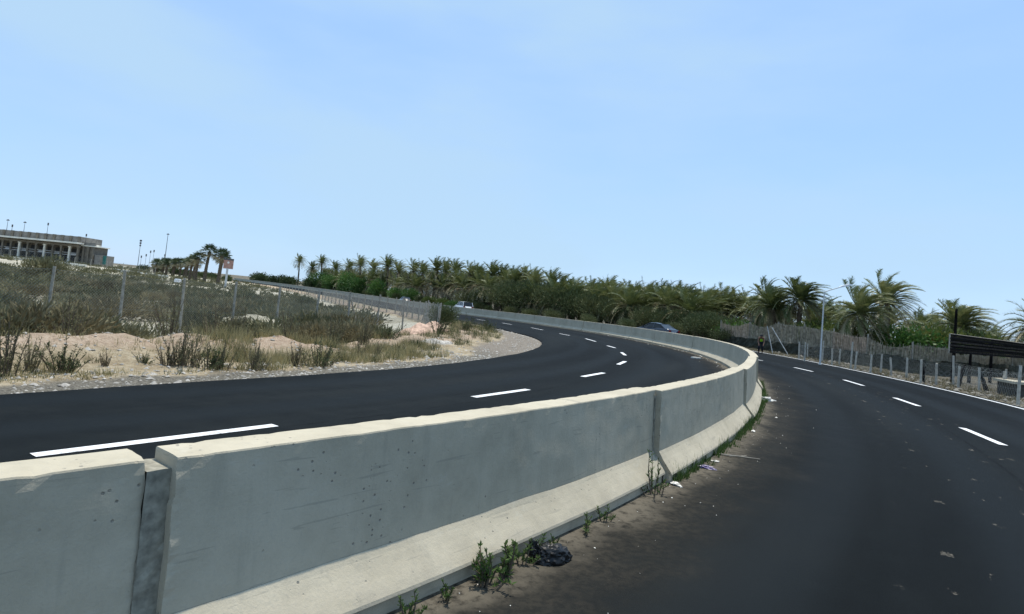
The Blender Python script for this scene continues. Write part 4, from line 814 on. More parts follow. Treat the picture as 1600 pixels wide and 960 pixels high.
# the scrub beyond, too far to count
mb = MB(); n_s = 0
while n_s < 1250:
    y = 45+150*r2.random()**1.2; x = r2.uniform(-1.02, -.12)*y; 
    d = float(side_dist(np.array([x]), np.array([y]), IE)[0])
    if d < 8 or nz(x*.05, y*.14, 4.4) < .06 or any(((x-a)/c_)**2+((y-b)/d_)**2 < 1.2 for a, b, c_, d_ in CLEAR): continue
    z = float(field_z(np.array([x]), np.array([y]), np.array([d]))[0]); n_s += 1
    W = r2.uniform(.9, 2.2); Hh = W*r2.uniform(.38, .55)
    for _ in range(46):
        dd = rdir(r2); q = .3+.7*r2.random(); p = Vector((x+dd.x*W*.5*q, y+dd.y*W*.5*q, z+abs(dd.z)*Hh*q))
        leaf(mb, p, (dd*.6+Vector((0, 0, .7))+rdir(r2)*.5).normalized(), .42*r2.uniform(.6, 1.3), .15, r2)
kind(mb.build('field_scrub', M['scrub']), 'stuff')

# -------- roadside weeds: stalky plants on the verge
def weed_proto(key, seed, Hh, stems, m, spread=.35, leaves=34, L=.07, w=.018):
    rr = random.Random(seed); root = empty('roadside_weed'); a = MB(); b = MB()
    for _ in range(stems):
        an = rr.uniform(0, 6.28); qq = rr.random(); t = Vector((math.cos(an)*spread*qq, math.sin(an)*spread*qq, 0))
        h = Hh*(.35+.75*rr.random()**1.5)*(1.1-.4*qq); e = t+Vector((t.x*.7+.05*rr.gauss(0, 1), t.y*.7+.05*rr.gauss(0, 1), h)); o = t*.55
        md = o.lerp(e, .5)+Vector((rr.uniform(-.03, .03), rr.uniform(-.03, .03), .02))
        a.tube([tuple(o-Vector((0, 0, .08))), tuple(md), tuple(e)], [.008, .006, .003], 4, cap=False)
        for k in range(leaves):
            f = .08+.92*rr.random(); p = (o.lerp(md, f*2) if f < .5 else md.lerp(e, f*2-1))
            leaf(b, p, (Vector((0, 0, .75))+rdir(rr)*.75).normalized(), L*rr.uniform(.6, 1.4)*(1.25-.5*f), w, rr)
    a.build('stem', M['twig'], root); b.build('leaves', m, root); protos[key] = [root, Hh, False]
for i in range(3): weed_proto('wdk%d' % i, 700+i, .78, 22+5*i, M['scrub'], .26, 34, .055, .013)
for i in range(3): weed_proto('wgr%d' % i, 710+i, .58, 30, M['weed'], .30, 30, .065, .015)
for i in range(2): weed_proto('wbr%d' % i, 720+i, .62, 26, M['scrubbrown'], .26, 22, .055, .012)
def verge_sd(x, y):
    d = np.linalg.norm(IE-np.array([x, y]), axis=1); k = int(d.argmin()); s = IS[k]+float((np.array([x, y])-IE[k])@IT[k])
    return s, abs(float(side_dist(np.array([x]), np.array([y]), IE)[0]))
WL = ['dark stalky weed at the verge by the left edge of the picture', 'thin dark weed in front of the earth bank near the left edge', 'green-footed weed with bare upright stalks before the earth bank',
      'tuft of thin weed stalks by the gravel shoulder', 'small weed on the gravel side of the earth bank', 'brown weed clump before the pinkish bank', 'dark weed clump second in the tight row before the bank',
      'tall dark weed in the middle of the tight row before the bank', 'green weed in the tight row at the right part of the bank', 'dark bushy weed ending the tight row', 'dense dark weed clump alone before the bank',
      'leaning brown weed left of the yellowish weed', 'yellowish broom-like weed near the end of the earth bank', 'dry weed in the straw-coloured strip', 'dry weed in the middle of the straw-coloured strip', 'dry weed toward the bend in the straw-coloured strip', 'last dry weed of the straw-coloured strip before the bend']
WK = ['wdk0', 'wdk1', 'wgr0', 'wbr0', 'wgr1', 'wbr1', 'wdk2', 'wdk0', 'wgr2', 'wdk1', 'wdk2', 'wbr0', 'wgr0', 'wbr1', 'wbr0', 'wbr1', 'wgr1']
WS = [1.05, .9, .95, .7, .6, .75, .9, 1.05, .9, .95, 1.0, .85, 1.0, .8, .85, .8, .8]
for i, (x, y) in enumerate(WEEDS[:17]):
    s, d = verge_sd(x, y); place(WK[i], x, y, verge_z(s, d)-.02, WS[i]*[1.15, .8, 1.0, .75, .8, 1.1][i % 6], WL[i], 'weed', 'weeds along the verge', i*1.3)
WB = [('wdk2', -8.9, 12.6, 1.25, 'tall dark weed behind the bank, second from the left edge'), ('wdk1', -9.9, 11.4, 1.25, 'tall dark weed behind the bank nearest the left edge'), ('wdk0', -7.6, 14.1, 1.25, 'spiky dark weed behind the bank with a bushy foot'),
      ('wdk2', -6.6, 15.6, 1.2, 'dark weed clump behind the middle of the bank'), ('wdk0', -5.9, 16.8, 1.2, 'dark weed clump behind the bank under the fourth fence post'), ('wdk1', -5.1, 18.4, 1.25, 'dark upright weed behind the end of the bank'),
      ('wdk2', -4.7, 20.6, 1.1, 'dark weed between the bank end and the wire fence'), ('wdk0', -7.0, 14.9, 1.1, 'thin dark weed just right of the spiky one behind the bank'), ('wgr1', -4.3, 22.5, 1.3, 'green weed by the fence short of the bend'), ('wgr2', -3.0, 27.4, 1.3, 'green weed by the pink heap of earth'),
      ('wgr0', -2.2, 33.0, 1.5, 'olive weed at the foot of the round bush by the fence corner'), ('wgr1', -.9, 36.6, 1.3, 'olive weed on the bend behind the gravel'), ('wgr2', -1.4, 40.5, 1.3, 'yellowish weed at the far side of the bend')]
for k, x, y, sc, lab in WB:
    s, d = verge_sd(x, y); z = verge_z(s, min(d, 6.4)) if d < 6.2 else float(field_z(np.array([x]), np.array([y]), np.array([d]))[0])
    place(k, x, y, z-.03, sc, lab, 'weed', 'weeds behind the earth bank', x)
rr = random.Random(81); root = empty('round_bush', (-3.88, 36.4, .0)); root.scale = (.70, .70, .82)
twigs(MB(), rr, 2.0, 1.4, 16, .02).build('stem', M['twig'], root)
clump_mesh(rr, 2.1, 2.0, 1.75, 3600, .22, .04, .7, 10, .1, 0, lean=(.06, 0)).build('foliage', M['weed'], root)
tag(root, 'round olive bush at the corner of the wire fence by the bend', 'bush')

# dry grass and green ground plants on the verge
mb = MB(); mg = MB(); rr = random.Random(91)
def blades(mbx, x, y, z, n, h, sp):
    for _ in range(n):
        a = rr.uniform(0, 6.28); q = sp*rr.random(); p = Vector((x+math.cos(a)*q, y+math.sin(a)*q, z-.02))
        d = (Vector((0, 0, 1))+rdir(rr)*.45).normalized(); s = d.cross(rdir(rr)).normalized()*.005*rr.uniform(.7, 1.6)
        mbx.tri(tuple(p-s), tuple(p+s), tuple(p+d*h*rr.uniform(.5, 1.2)))
for _ in range(5200):
    s = rr.uniform(30, 40) if rr.random() < .42 else (rr.uniform(38, 74) if rr.random() < .6 else rr.uniform(22, 32)); d = rr.uniform(1.0, 4.4) if s > 31 else (rr.uniform(.9, 2.4) if rr.random() < .75 else rr.uniform(2.4, 4.6))
    bend = 39 < s < 70
    if bend: d = rr.uniform(2.1, 5.0)
    if nz(s*.5, d*.9, 3) < -.05: continue
    q = verge_pt(s, d)
    (lambda m_: blades(m_, q[0], q[1], verge_z(s, d), rr.randint(7, 16), rr.uniform(.12, .45) if (30 < s < 39 or bend) else rr.uniform(.06, .2), .16))(mg if (bend and rr.random() < .45) or rr.random() < .2 else mb)
kind(mb.build('dry_grass', M['drygrass']), 'stuff'); kind(mg.build('green_grass', M['weed']), 'stuff')
# green strip of grass that roots in the dust at the foot of the barrier
mb = MB()
S3 = JOINTS[3]; 
for _ in range(330):
    s = S3+.1+(JOINTS[5]+3-S3)*rr.random()**1.1; p, t = cl_at(s); n = np.array([t[1], -t[0]])
    if nz(s*1.9, 3.0) < -.25: continue
    q = p+n*(.315+abs(rr.gauss(0, .05))); blades(mb, q[0], q[1], 0, rr.randint(6, 13), rr.uniform(.06, .25), .045)
kind(mb.build('barrier_grass', M['freshweed']), 'stuff')
# single weeds at the barrier foot
def small_weed(key, seed, Hh, stems, leaves, sp):
    weed_proto(key, seed, Hh, stems, M['freshweed'], sp, leaves, .045, .014)
for c in range(3): small_weed('swd%d' % c, 800+c, .24, 5+c*3, 26, .07)
small_weed('swt', 810, .42, 9, 16, .16)
SW = [('swd2', 0.0, 3.93, 1.0, 'bushy green weed at the barrier foot, largest before the black bag'), ('swd1', .15, 4.14, 1.0, 'upright green weed second before the black bag'), ('swd0', .26, 4.31, .85, 'thin green weed third before the black bag'),
      ('swd1', .35, 4.42, .7, 'green weed touching the left end of the black bag'), ('swd0', .78, 5.03, .75, 'short green weed right of the black bag'), ('swd0', .98, 5.34, .7, 'smaller green weed between the black bag and the wide joint'),
      ('swt', 1.62, 6.28, 1.0, 'tall sparse weed at the wide stepped barrier joint'), ('swd0', -.38, 3.47, .7, 'small weed at the barrier foot near the bottom edge'), ('swd0', -.20, 3.70, .6, 'tiny weed left of the bushy weed at the barrier foot'), ('swd0', .50, 4.66, .5, 'tiny weed behind the black bag')]
for k, x, y, sc, lab in SW:
    place(k, x, y, .0, sc, lab, 'weed', 'weeds at the barrier foot', x*9)

# low dead growth and stones on the rough strip right of the road
mb = MB(); ms = MB(); rr = random.Random(131); mp = mb
for _ in range(1500):
    y = rr.uniform(15, 60); k = int(np.argmin(np.abs(OE[:, 1]-y))); x = OE[k][0]+.7+abs(rr.gauss(0, 2.2))
    if x > 24.5: continue
    h = rr.uniform(.05, .3); n_ = rr.randint(5, 12)
    for _j in range(n_):
        a = rr.uniform(0, 6.28); q = .22*rr.random(); p = Vector((x+math.cos(a)*q, y+math.sin(a)*q, -.06)); d = (Vector((0, 0, .8))+rdir(rr)*.8).normalized(); sd_ = d.cross(rdir(rr)).normalized()*.012
        ms.tri(tuple(p-sd_), tuple(p+sd_), tuple(p+d*h*rr.uniform(.6, 1.3)))
kind(ms.build('dead_growth', M['scrubbrown']), 'stuff')
for _ in range(900):
    y = rr.uniform(15, 60); k = int(np.argmin(np.abs(OE[:, 1]-y))); x = OE[k][0]+.6+abs(rr.gauss(0, 2.2))
    if x < 25: pebble(x, y, -.02, min(.2, rr.lognormvariate(-3.0, .6)))
kind(mb.build('roadside_stones', M['darkstone']), 'stuff')
# ------------------------------------------------------------------ wire fences
def fence(name, pts, zb, zt, label, step, rad, tops=None, post_r=.05, wire_to=None, lean=.03, seed=1, braces=()):
    """posts are parts; the diamond mesh is one part made of crossing wires"""
    rr = random.Random(seed); root = empty(name, (pts[0][0], pts[0][1], zb[0])); o0 = Vector((pts[0][0], pts[0][1], zb[0]))
    P = [Vector((p[0], p[1], 0)) for p in pts]
    for i, p in enumerate(P):
        mb = MB(); t = tops[i] if tops else zt[i]+rr.uniform(.0, .10)
        dx, dy = rr.gauss(0, lean), rr.gauss(0, lean); b = zb[i]-.4
        q = [Vector((p.x, p.y, b)), Vector((p.x+dx*.5, p.y+dy*.5, (zb[i]+t)/2)), Vector((p.x+dx, p.y+dy, t))]
        mb.tube([tuple(x-o0) for x in q], [post_r*1.1, post_r, post_r*.92], 7); mb.build('post', POSTM, root)
        if i in braces:
            mb = MB(); d = (P[min(i+1, len(P)-1)]-P[i-1]).normalized()
            mb.tube([tuple(Vector((p.x, p.y, t-.25))-o0), tuple(Vector((p.x, p.y, zb[i]-.05))+d*1.0-o0)], post_r*.7, 6); mb.build('brace', M['post'], root)
    P2 = np.array([[p.x, p.y] for p in P]); L = arc(P2); tot = L[-1] if wire_to is None else min(L[-1], wire_to); mb = MB()
    ZB = np.array(zb)-.02; ZT = np.array(zt)-.04
    def at(s, f):
        x, y = np.interp(s, L, P2[:, 0]), np.interp(s, L, P2[:, 1]); b, t = np.interp(s, L, ZB), np.interp(s, L, ZT)
        sag = .05*math.sin(math.pi*((np.interp(s, L, np.arange(len(L)))) % 1.0))
        bul = .04*nz(s*.8, f*2, seed)
        return Vector((x+bul, y+bul*.5, b+(t-b-sag)*f))-o0
    hgt = float(np.mean(ZT-ZB))
    def wire(a, b, r_):
        t = (b-a); 
        if t.length < 1e-5: return
        u = t.cross(Vector((.3, .9, .2))).normalized()*r_; w = t.cross(u).normalized()*r_
        n = len(mb.v); c = [u, w*.87-u*.5, -w*.87-u*.5]
        mb.v += [tuple(a+k) for k in c]+[tuple(b+k) for k in c]
        for k in range(3): mb.f.append((n+k, n+(k+1) % 3, n+3+(k+1) % 3, n+3+k)); mb.m.append(0)
    for sg in (1, -1):
        s = -hgt
        while s < tot+hgt:
            lo = [s, 0.0]; hi = [s+hgt, 1.0]
            if lo[0] < 0: lo = [0, -s/hgt]
            if hi[0] > tot: hi = [tot, (tot-s)/hgt]
            if hi[0] > lo[0]+.02:
                k = 3; prev = None
                for j in range(k+1):
                    f = j/k; ss_ = lo[0]+(hi[0]-lo[0])*f; ff = lo[1]+(hi[1]-lo[1])*f
                    if sg < 0: ff = 1-ff
                    q = at(ss_, ff)
                    if prev is not None: wire(prev, q, rad)
                    prev = q
            s += step
    for f in (0.02, .5, .99):
        s = 0.0
        while s < tot-.01: e = min(tot, s+1.0); wire(at(s, f), at(e, f), rad*1.15); s = e
    mb.build('wire_mesh', M['wire'], root)
    return tag(root, label, 'fence')
POSTM = M['post']; rp = ROADSIDE_FENCE
fence('wire_fence', rp, [-.50]*4+[-.47]*6+[-.40, -.30, -.20, -.12], [1.66]*10+[1.64, 1.6, 1.56, 1.54], 'chain-link fence on leaning pale posts running along the verge left of the road', .085, .0034, post_r=.044, seed=3, braces=(9,))
fp = FIELD_FENCE; nf = 46
ffz = [fz(x, y)-.12-.1*float(sstep(4, 7, 5.5)) for x, y in fp[:nf]]
fence('wire_fence', fp[:nf], ffz, [z+1.62 for z in ffz], 'long chain-link fence receding to the far left from the fence corner, below the distant barrier', .12, .0045, post_r=.055, wire_to=62, seed=5, braces=(2, 5, 9, 14))
# two rows of pale posts right of the road
pp = sorted([q for q in PADDOCK_POSTS if q[0] < 24.5], key=lambda q: -q[1])
rowA = [q for i, q in enumerate(pp) if q[0] <= 20.35]; rowB = [q for q in pp if q[0] > 20.35]
rowA = sorted(rowA, key=lambda q: -q[1])
POSTM = M['palepost']
fence('post_fence', [(q[0], q[1]) for q in rowA], [0]*len(rowA), [max(.85, min(1.05, q[2])) for q in rowA], 'wire fence of pale wooden posts standing closest to the right road edge', .24, .0022, tops=[q[2] for q in rowA], post_r=.05, lean=.05, seed=7)
extra = [(22.3, 45.5, 1.0), (21.6, 42.0, 1.35)]
rowB = sorted(extra+rowB+[(24.6, 26.5, 1.05), (24.3, 23.5, 1.1)], key=lambda q: -q[1])
fence('post_fence', [(q[0], q[1]) for q in rowB], [0]*len(rowB), [max(.85, min(1.05, q[2])) for q in rowB], 'second wire fence of pale posts behind the one at the right road edge', .24, .0022, tops=[q[2] for q in rowB], post_r=.05, lean=.05, seed=8)

# ------------------------------------------------------------------ reed fence with dark shade net
RF = arr([(20.3, 58.6), (21, 57.5), (22.6, 52), (23.3, 46), (23.7, 40.5), (24.3, 37), (26.5, 37.6), (30, 40), (34, 43), (40, 47)])
RL = arc(RF)
def rf(s): return np.array([np.interp(s, RL, RF[:, k]) for k in (0, 1)])
def rtop(s): return float(np.interp(s, [0, 3, 7, 11, 16, 20, 23, 40], [2.0, 2.15, 2.4, 2.25, 2.0, 1.75, 1.62, 1.6]))
root = empty('reed_fence', (RF[0][0], RF[0][1], 0)); o0 = Vector((RF[0][0], RF[0][1], 0)); rr = random.Random(21); npan = 11
for pi in range(npan):
    a, b = RL[-1]*pi/npan, RL[-1]*(pi+1)/npan; mb = MB(); s = a; tilt = rr.uniform(-.12, .12)
    sagc = rr.uniform(.0, .42)
    while s < b:
        f = (s-a)/(b-a); p = rf(s); top = rtop(s)-sagc*math.sin(math.pi*f)+rr.uniform(-.035, .035)+(rr.random()**14)*.25; lo = rr.uniform(.55, .95)
        w = rr.uniform(.018, .05); off = rr.uniform(-.05, .05); q = rf(s+tilt+rr.uniform(-.05, .05)); d = (rf(s+.1)-rf(s-.1)); d /= np.linalg.norm(d)+1e-9; n = np.array([-d[1], d[0]])
        b0 = Vector((p[0]+n[0]*off, p[1]+n[1]*off, lo))-o0; b1 = Vector((q[0]+n[0]*off*1.5, q[1]+n[1]*off*1.5, top))-o0; e = Vector((d[0], d[1], 0))*w/2; g = Vector((n[0], n[1], 0))*w*.4
        mb.quad(tuple(b0-e), tuple(b0+g), tuple(b1+g*.7), tuple(b1-e*.7)); mb.quad(tuple(b0+g), tuple(b0+e), tuple(b1+e*.7), tuple(b1+g*.7))
        s += rr.uniform(.010, .022)
    mb.build('reed_panel', M['reedtan'] if pi in (0, 4) else M['reed'], root)
    # dark net hung low in front of the reeds
    mb = MB(); rows = []
    for k in range(15):
        s = a+(b-a)*k/14; p = rf(s); d = rf(s+.1)-rf(s-.1); d /= np.linalg.norm(d)+1e-9; n = np.array([-d[1], d[0]])
        row = []
        for j in range(6):
            f = j/5; o = -.14+.07*nz(s*1.3, f*2, 4)+.05*nz(s*4, f*3, 1); sgn = 1 if (n@(-p)) < 0 else -1
            z = -.15+(.98+.14*nz(s*.5, 9)+.1*nz(s*2.3, 2))*f
            row.append((p[0]+n[0]*o*sgn*2.2-o0.x, p[1]+n[1]*o*sgn*2.2-o0.y, z))
        rows.append(row)
    mb.grid(rows); mb.build('shade_net', M['net'], root)
    p = rf(a); mb = MB(); mb.tube([(p[0]-o0.x, p[1]-o0.y, -.3), (p[0]-o0.x+rr.uniform(-.06, .06), p[1]-o0.y, rtop(a)+rr.uniform(0, .25))], .05, 6); mb.build('stake', M['post'], root)
tag(root, 'ragged dry reed fence with dark shade net below the right-hand palms', 'fence')

# ------------------------------------------------------------------ dark slatted board on poles
root = empty('slatted_board', (21.6, 30.0, 0)); u = Vector((10.4, 8.0, 0)).normalized(); n = Vector((-u.y, u.x, 0)); rr = random.Random(31); LB = 20.0
for k in range(11):
    z0 = 1.45+k*.083; mb = MB(); rows = []
    for j in range(16):
        f = j/15; s = LB*f+(.0 if j else rr.uniform(-.04, .02)); dz = .014*nz(f*19, k*3.3)-.02*f
        y1 = .05*(k % 2)+.012*nz(f*9, k); q = u*s+n*y1
        h = .082*(1+.18*nz(f*4, k*2.2, 1))
        rows.append([(q.x, q.y, z0+dz), (q.x-n.x*.03, q.y-n.y*.03, z0+dz), (q.x-n.x*.03, q.y-n.y*.03, z0+dz+h), (q.x, q.y, z0+dz+h)])
    mb.grid(rows, close=True); mb.f.append((0, 1, 2, 3)); mb.m.append(0)
    mb.build('slat', M['agedwood'] if k in (1, 4, 6, 9) else M['darkwood'], root)
mb = MB(); mb.tube([(-.03, 0, 1.42), (-.02, .01, 2.38)], .035, 6); mb.build('end_batten', M['rawwood'], root)
mb = MB(); q = u*LB; mb.tube([(0, .02, 2.375), (q.x*.5, q.y*.5, 2.37), (q.x, q.y, 2.33)], [.016, .02, .016], 5); mb.build('top_rail', M['rawwood'], root)
for s, top in ((.95, 3.65), (3.4, 1.52), (6.9, 2.3)):
    q = u*s+n*.12; mb = MB(); mb.tube([(q.x, q.y, -.4), (q.x+.03, q.y, top*.5), (q.x+.05, q.y, top)], [.085, .075, .055], 8); mb.build('pole', M['darkwood'], root)
tag(root, 'dark slatted wooden board on poles at the right edge of the picture', 'board')
for x, y, dx, dy, h, lab in ((20.9, 28.4, .35, .1, .95, 'dark leaning stump below the left end of the slatted board'), (21.2, 27.0, -.45, .0, .8, 'dark stump leaning left below the slatted board'), (19.4, 28.6, .12, .1, .7, 'dark short stump by the posts left of the slatted board')):
    root = MB(); root.tube([(0, 0, -.2), (dx*.5, dy*.5, h*.5), (dx, dy, h)], [.09, .08, .06], 7); o = root.build('leaning_stump', M['darkwood']); o.location = (x, y, 0); tag(o, lab, 'stump')

# low concrete tank with a pale slab
root = empty('concrete_tank', (21.6, 25.3, 0), R(-17))
mb = MB(); mb.box((0, 0, .16), (1.7, 1.5, .66)); mb.build('body', plain('dark_concrete', (.06, .058, .05), .9, .2, .4, 4), root)  # body coloured much darker than the slab lid
mb = MB(); mb.box((0, 0, .545), (1.95, 1.75, .10)); o = mb.build('slab', M['concrete'], root)
for p_ in (root,): tag(p_, 'low dark concrete tank with a pale slab lid behind the posts at the right edge', 'tank')

# ------------------------------------------------------------------ leaning poles, street lamp, masts
for x, y, tx, ty, h, lab in ((20.5, 47.2, -.55, .1, 2.0, 'straight pale pole leaning left against the reed fence, left of the pair'), (21.5, 46.6, -1.35, .3, 1.95, 'thin pale pole leaning steeply left, right of the pair')):
    mb = MB(); mb.tube([(0, 0, -.2), (tx, ty, h)], [.032, .028], 7); o = mb.build('leaning_pole', M['steel']); o.location = (x, y, 0); tag(o, lab, 'pole')
def street_lamp(x, y, h, label, arm=.9, sc=1.0):
    root = empty('street_lamp', (x, y, fz(x, y)))
    mb = MB(); mb.tube([(0, 0, -.3), (0, 0, .02), (0, 0, .05), (0, 0, .6), (0, 0, h)], [.085, .085, .052, .048, .032], 10); mb.build('pole', M['steel'], root)
    mb = MB(); mb.tube([(0, 0, h-.03), (arm*.3, -.02, h+.10), (arm, -.05, h+.34)], [.035, .03, .025], 7); mb.build('arm', M['steel'], root)
    mb = MB(); mb.grid([[(arm+x_, -.05+sy*w_, h+.32+x_*.30+zz) for sy, zz in ((-1, 0), (1, 0), (1, t_), (-1, t_))] for x_, w_, t_ in ((-.08, .04, .05), (.08, .10, .10), (.50, .11, .11), (.66, .05, .06))], close=True)
    mb.f += [(3, 2, 1, 0), (12, 13, 14, 15)]; mb.m += [0, 0]; mb.build('lamp_head', M['lampwhite'], root); return tag(root, label, 'street lamp')
street_lamp(18.55, 36.3, 4.3, 'single grey street lamp with a white head at the right edge of the road')
def mast(x, y, h, label, kind_='bar', r_=.09, group=None):
    root = empty('mast', (x, y, fz(x, y)-.3)); mb = MB(); mb.tube([(0, 0, -.5), (0, 0, h*.6), (0, 0, h)], [r_*1.5, r_, r_*.7], 8); mb.build('pole', M['darksteel'], root)
    mb = MB()
    if kind_ == 'bar': mb.box((.0, 0, h-.05), (.75, .2, .22)); mb.box((0, 0, h+.14), (.22, .2, .16))
    elif kind_ == 'antenna':
        for k in range(3): mb.box((.0, 0, h-.3-k*.75), (.55-.1*k, .3, .5))
    else: mb.box((0, 0, h-.15), (.25, .25, .7))
    mb.build('head', M['darksteel'], root); return tag(root, label, 'mast', group)
mast(-107.1, 190, 12.2, 'tallest slim mast standing alone left of the fan palm row', 'bar')
mast(-115.2, 190, 9.6, 'dark antenna mast between the long building and the tallest mast', 'antenna', .07)
for i, (x, h) in enumerate([(-112.0, 4.4), (-110.6, 5.0), (-109.4, 6.2), (-108.4, 6.5), (-105.0, 5.6)]):
    mast(x, 186, h, 'one of the thin pale poles bunched round the tallest mast', 'tip', .04, 'thin poles round the tallest mast')
for x, y, z0, h, k_, lab in ((-141.6, 171.5, 10.4, 2.3, 'bar', 'short double-headed rooftop mast at the left edge of the picture'), (-128.4, 169, 9.4, 3.2, 'tip', 'dark rooftop mast midway along the long building'), (-136.8, 171.5, 10.2, 2.3, 'bar', 'faint rooftop mast in the left part of the long building'), (-118.6, 170.5, 8.4, 2.2, 'tip', 'small mast above the stepped right end of the long building'), (-137.8, 168.6, 10.0, 1.2, 'tip', 'stubby rooftop post left of the midway mast')):
    o = mast(x, y, h, lab, k_, .045); o.location.z = z0

# pink panel on a post
root = empty('billboard', (-55.3, 120, .1), R(22))
mb = MB(); mb.tube([(0, 0, -.6), (0, 0, 3.85)], .20, 10); mb.build('post', M['steel'], root)
mb = MB(); mb.box((.1, 0, 4.78), (1.75, .14, 2.0)); mb.build('panel', plain('faded_pink_panel', (.40, .235, .19), .8, .2, .25, 2), root)
mb = MB(); mb.box((.1, -.01, 5.62), (1.78, .18, .34)); mb.build('top_band', M['darksteel'], root)
mb = MB()
for a in (0,):
    n0 = len(mb.v); mb.v += [(.05+.20*math.cos(k*.628), -.085, 5.0+.22*math.sin(k*.628)) for k in range(10)]+[(.05+.20*math.cos(k*.628), -.073, 5.0+.22*math.sin(k*.628)) for k in range(10)]
    mb.f.append(tuple(range(9, -1, -1))); mb.m.append(0)
    for k in range(10): mb.f.append((k, (k+1) % 10, 10+(k+1) % 10, 10+k)); mb.m.append(0)
mb.build('white_spot', M['white_bit'], root)
mb = MB(); mb.tube([(.1, 0, 5.78), (.1, 0, 6.35)], .05, 6); mb.box((.1, 0, 6.4), (.28, .2, .14)); mb.build('top_light', M['darksteel'], root)
tag(root, 'faded pink billboard with a grey top band on a post left of the palm grove', 'billboard')
mb = MB(); mb.box((0, 0, .25), (.8, .8, .5)); mb.box((0, 0, .53), (.65, .6, .1)); o = mb.build('white_container', M['lampwhite']); o.location = (-56.0, 104, .55); tag(o, 'small white container below the fan palms left of the pink panel', 'container')

# ------------------------------------------------------------------ long colonnaded building on the rise
wallm = plain('weathered_render', (.165, .148, .12), .9, .2, .25, .8)
parm = plain('grey_parapet', (.21, .20, .18), .9, .2, .25, 1.0)
white = plain('limewashed_cornice', (.70, .68, .60), .85, .2, .12, 1.0)
darkm = plain('dark_opening', (.03, .032, .033), .6, .4, .3, 2)
BX0, BX1, BY = -176.0, -119.5, 170.0; BZ = 1.2
root = empty('long_building', (BX1, BY, BZ)); o0 = Vector((BX1, BY, BZ))
def part(name, m, *boxes):
    mb = MB()
    for c, d in boxes: mb.box((c[0]-o0.x, c[1]-o0.y, c[2]-o0.z), d)
    return mb.build(name, m, root)
W_ = BX1-BX0; cx = (BX0+BX1)/2
part('rear_wall', wallm, ((cx, BY+6, 4.2), (W_-.1, 5.0, 8.0)))
part('plinth', white, ((cx, BY+2.0, .9), (W_+1, 6.6, 1.2)))
part('cornice', white, ((cx, BY+3.0, 7.95), (W_+.9, 10.2, .42)))
part('beam', wallm, ((cx, BY-.1, 7.2), (W_, .8, .5)))
part('parapet', parm, ((cx, BY+.1, 9.0), (W_, .5, 1.68)), ((BX1-.3, BY+4.6, 9.0), (.5, 8.4, 1.68)))
st = 2.32; n = int(W_/st)
for i in range(n+1):
    x = BX1-.4-i*st
    if x < -152: break
    part('parapet_pier', darkm if False else wallm, ((x, BY-.16, 8.95), (.62, .6, 1.86)))
    part('column', white if i % 3 == 1 else wallm, ((x, BY-.1, 4.2), (.46, .46, 5.5)), ((x, BY-.1, 6.8), (.75, .62, .28)), ((x, BY-.1, 1.65), (.7, .6, .28)))
    wn = part('window', darkm, ((x-st/2, BY+3.46, 5.9), (1.35, .12, 1.1)), ((x-st/2, BY+3.46, 3.3), (1.5, .12, 2.5)))
    if i % 2: part('shop_board', M['lampwhite'] if i % 4 == 1 else M['steel'], ((x-st/2, BY+3.3, 4.85), (1.5, .10, .5)))
    part('railing', M['steel'], ((x-st/2, BY-.05, 4.6), (st-.5, .08, .1)), ((x-st/2, BY-.05, 5.2), (st-.5, .06, .08)))
part('end_wing', wallm, ((BX1+1.5, BY+4, 4.3), (3.2, 6, 6.2)))
part('end_wing_parapet', parm, ((BX1+1.7, BY+1.0, 8.0), (3.7, .5, .9)))
part('end_wing_cornice', white, ((BX1+1.7, BY+3.9, 7.5), (3.9, 6.5, .26)))
for i in range(3): part('column', wallm, ((BX1+.6+i*1.3, BY+.75, 4.2), (.4, .4, 6.2)))
part('low_block', parm, ((BX1+4.4, BY+4, 3.2), (1.6, 6, 4.2)))
part('green_hoarding', plain('teal_sheet', (.03, .16, .14), .6, .3, .2, 2), ((BX1+5.8, BY+2, 4.0), (.8, .3, 2.4)))
tag(root, 'long sandy building with a pale cornice and columns on the rise at the far left', 'building')
def low_wall(x0, x1, y, lab):
    mb = MB(); rows = []; n = 12
    for i in range(n+1):
        x = x0+(x1-x0)*i/n; z = fz(x, y); rows.append([(x, y, z-.6), (x, y, z+.42), (x, y+.5, z+.42), (x, y+.5, z-.6)])
    mb.grid(rows); n0 = len(rows)-1; mb.f += [(3, 2, 1, 0), tuple(n0*4+k for k in range(4))]; mb.m += [0, 0]
    tag(mb.build('low_wall', white), lab, 'wall')
low_wall(-128, -116, 150, 'left piece of the pale low wall below the long building')
low_wall(-114.6, -103, 149.2, 'middle piece of the pale low wall below the long building, right of the lone shrub')
low_wall(-95.5, -88.5, 148, 'pale low wall piece below the antenna mast')
low_wall(-87.4, -82, 147.6, 'pale low wall piece below the tallest mast and the small fan palms')
pf = [(-140+3.9*i, 148+.0*i) for i in range(15)]
pz = [fz(x, y)-.05 for x, y in pf]
fence('perimeter_fence', pf, pz, [z+2.0 for z in pz], 'thin dark post fence in front of the long building and low wall', .6, .008, post_r=.05, seed=9)

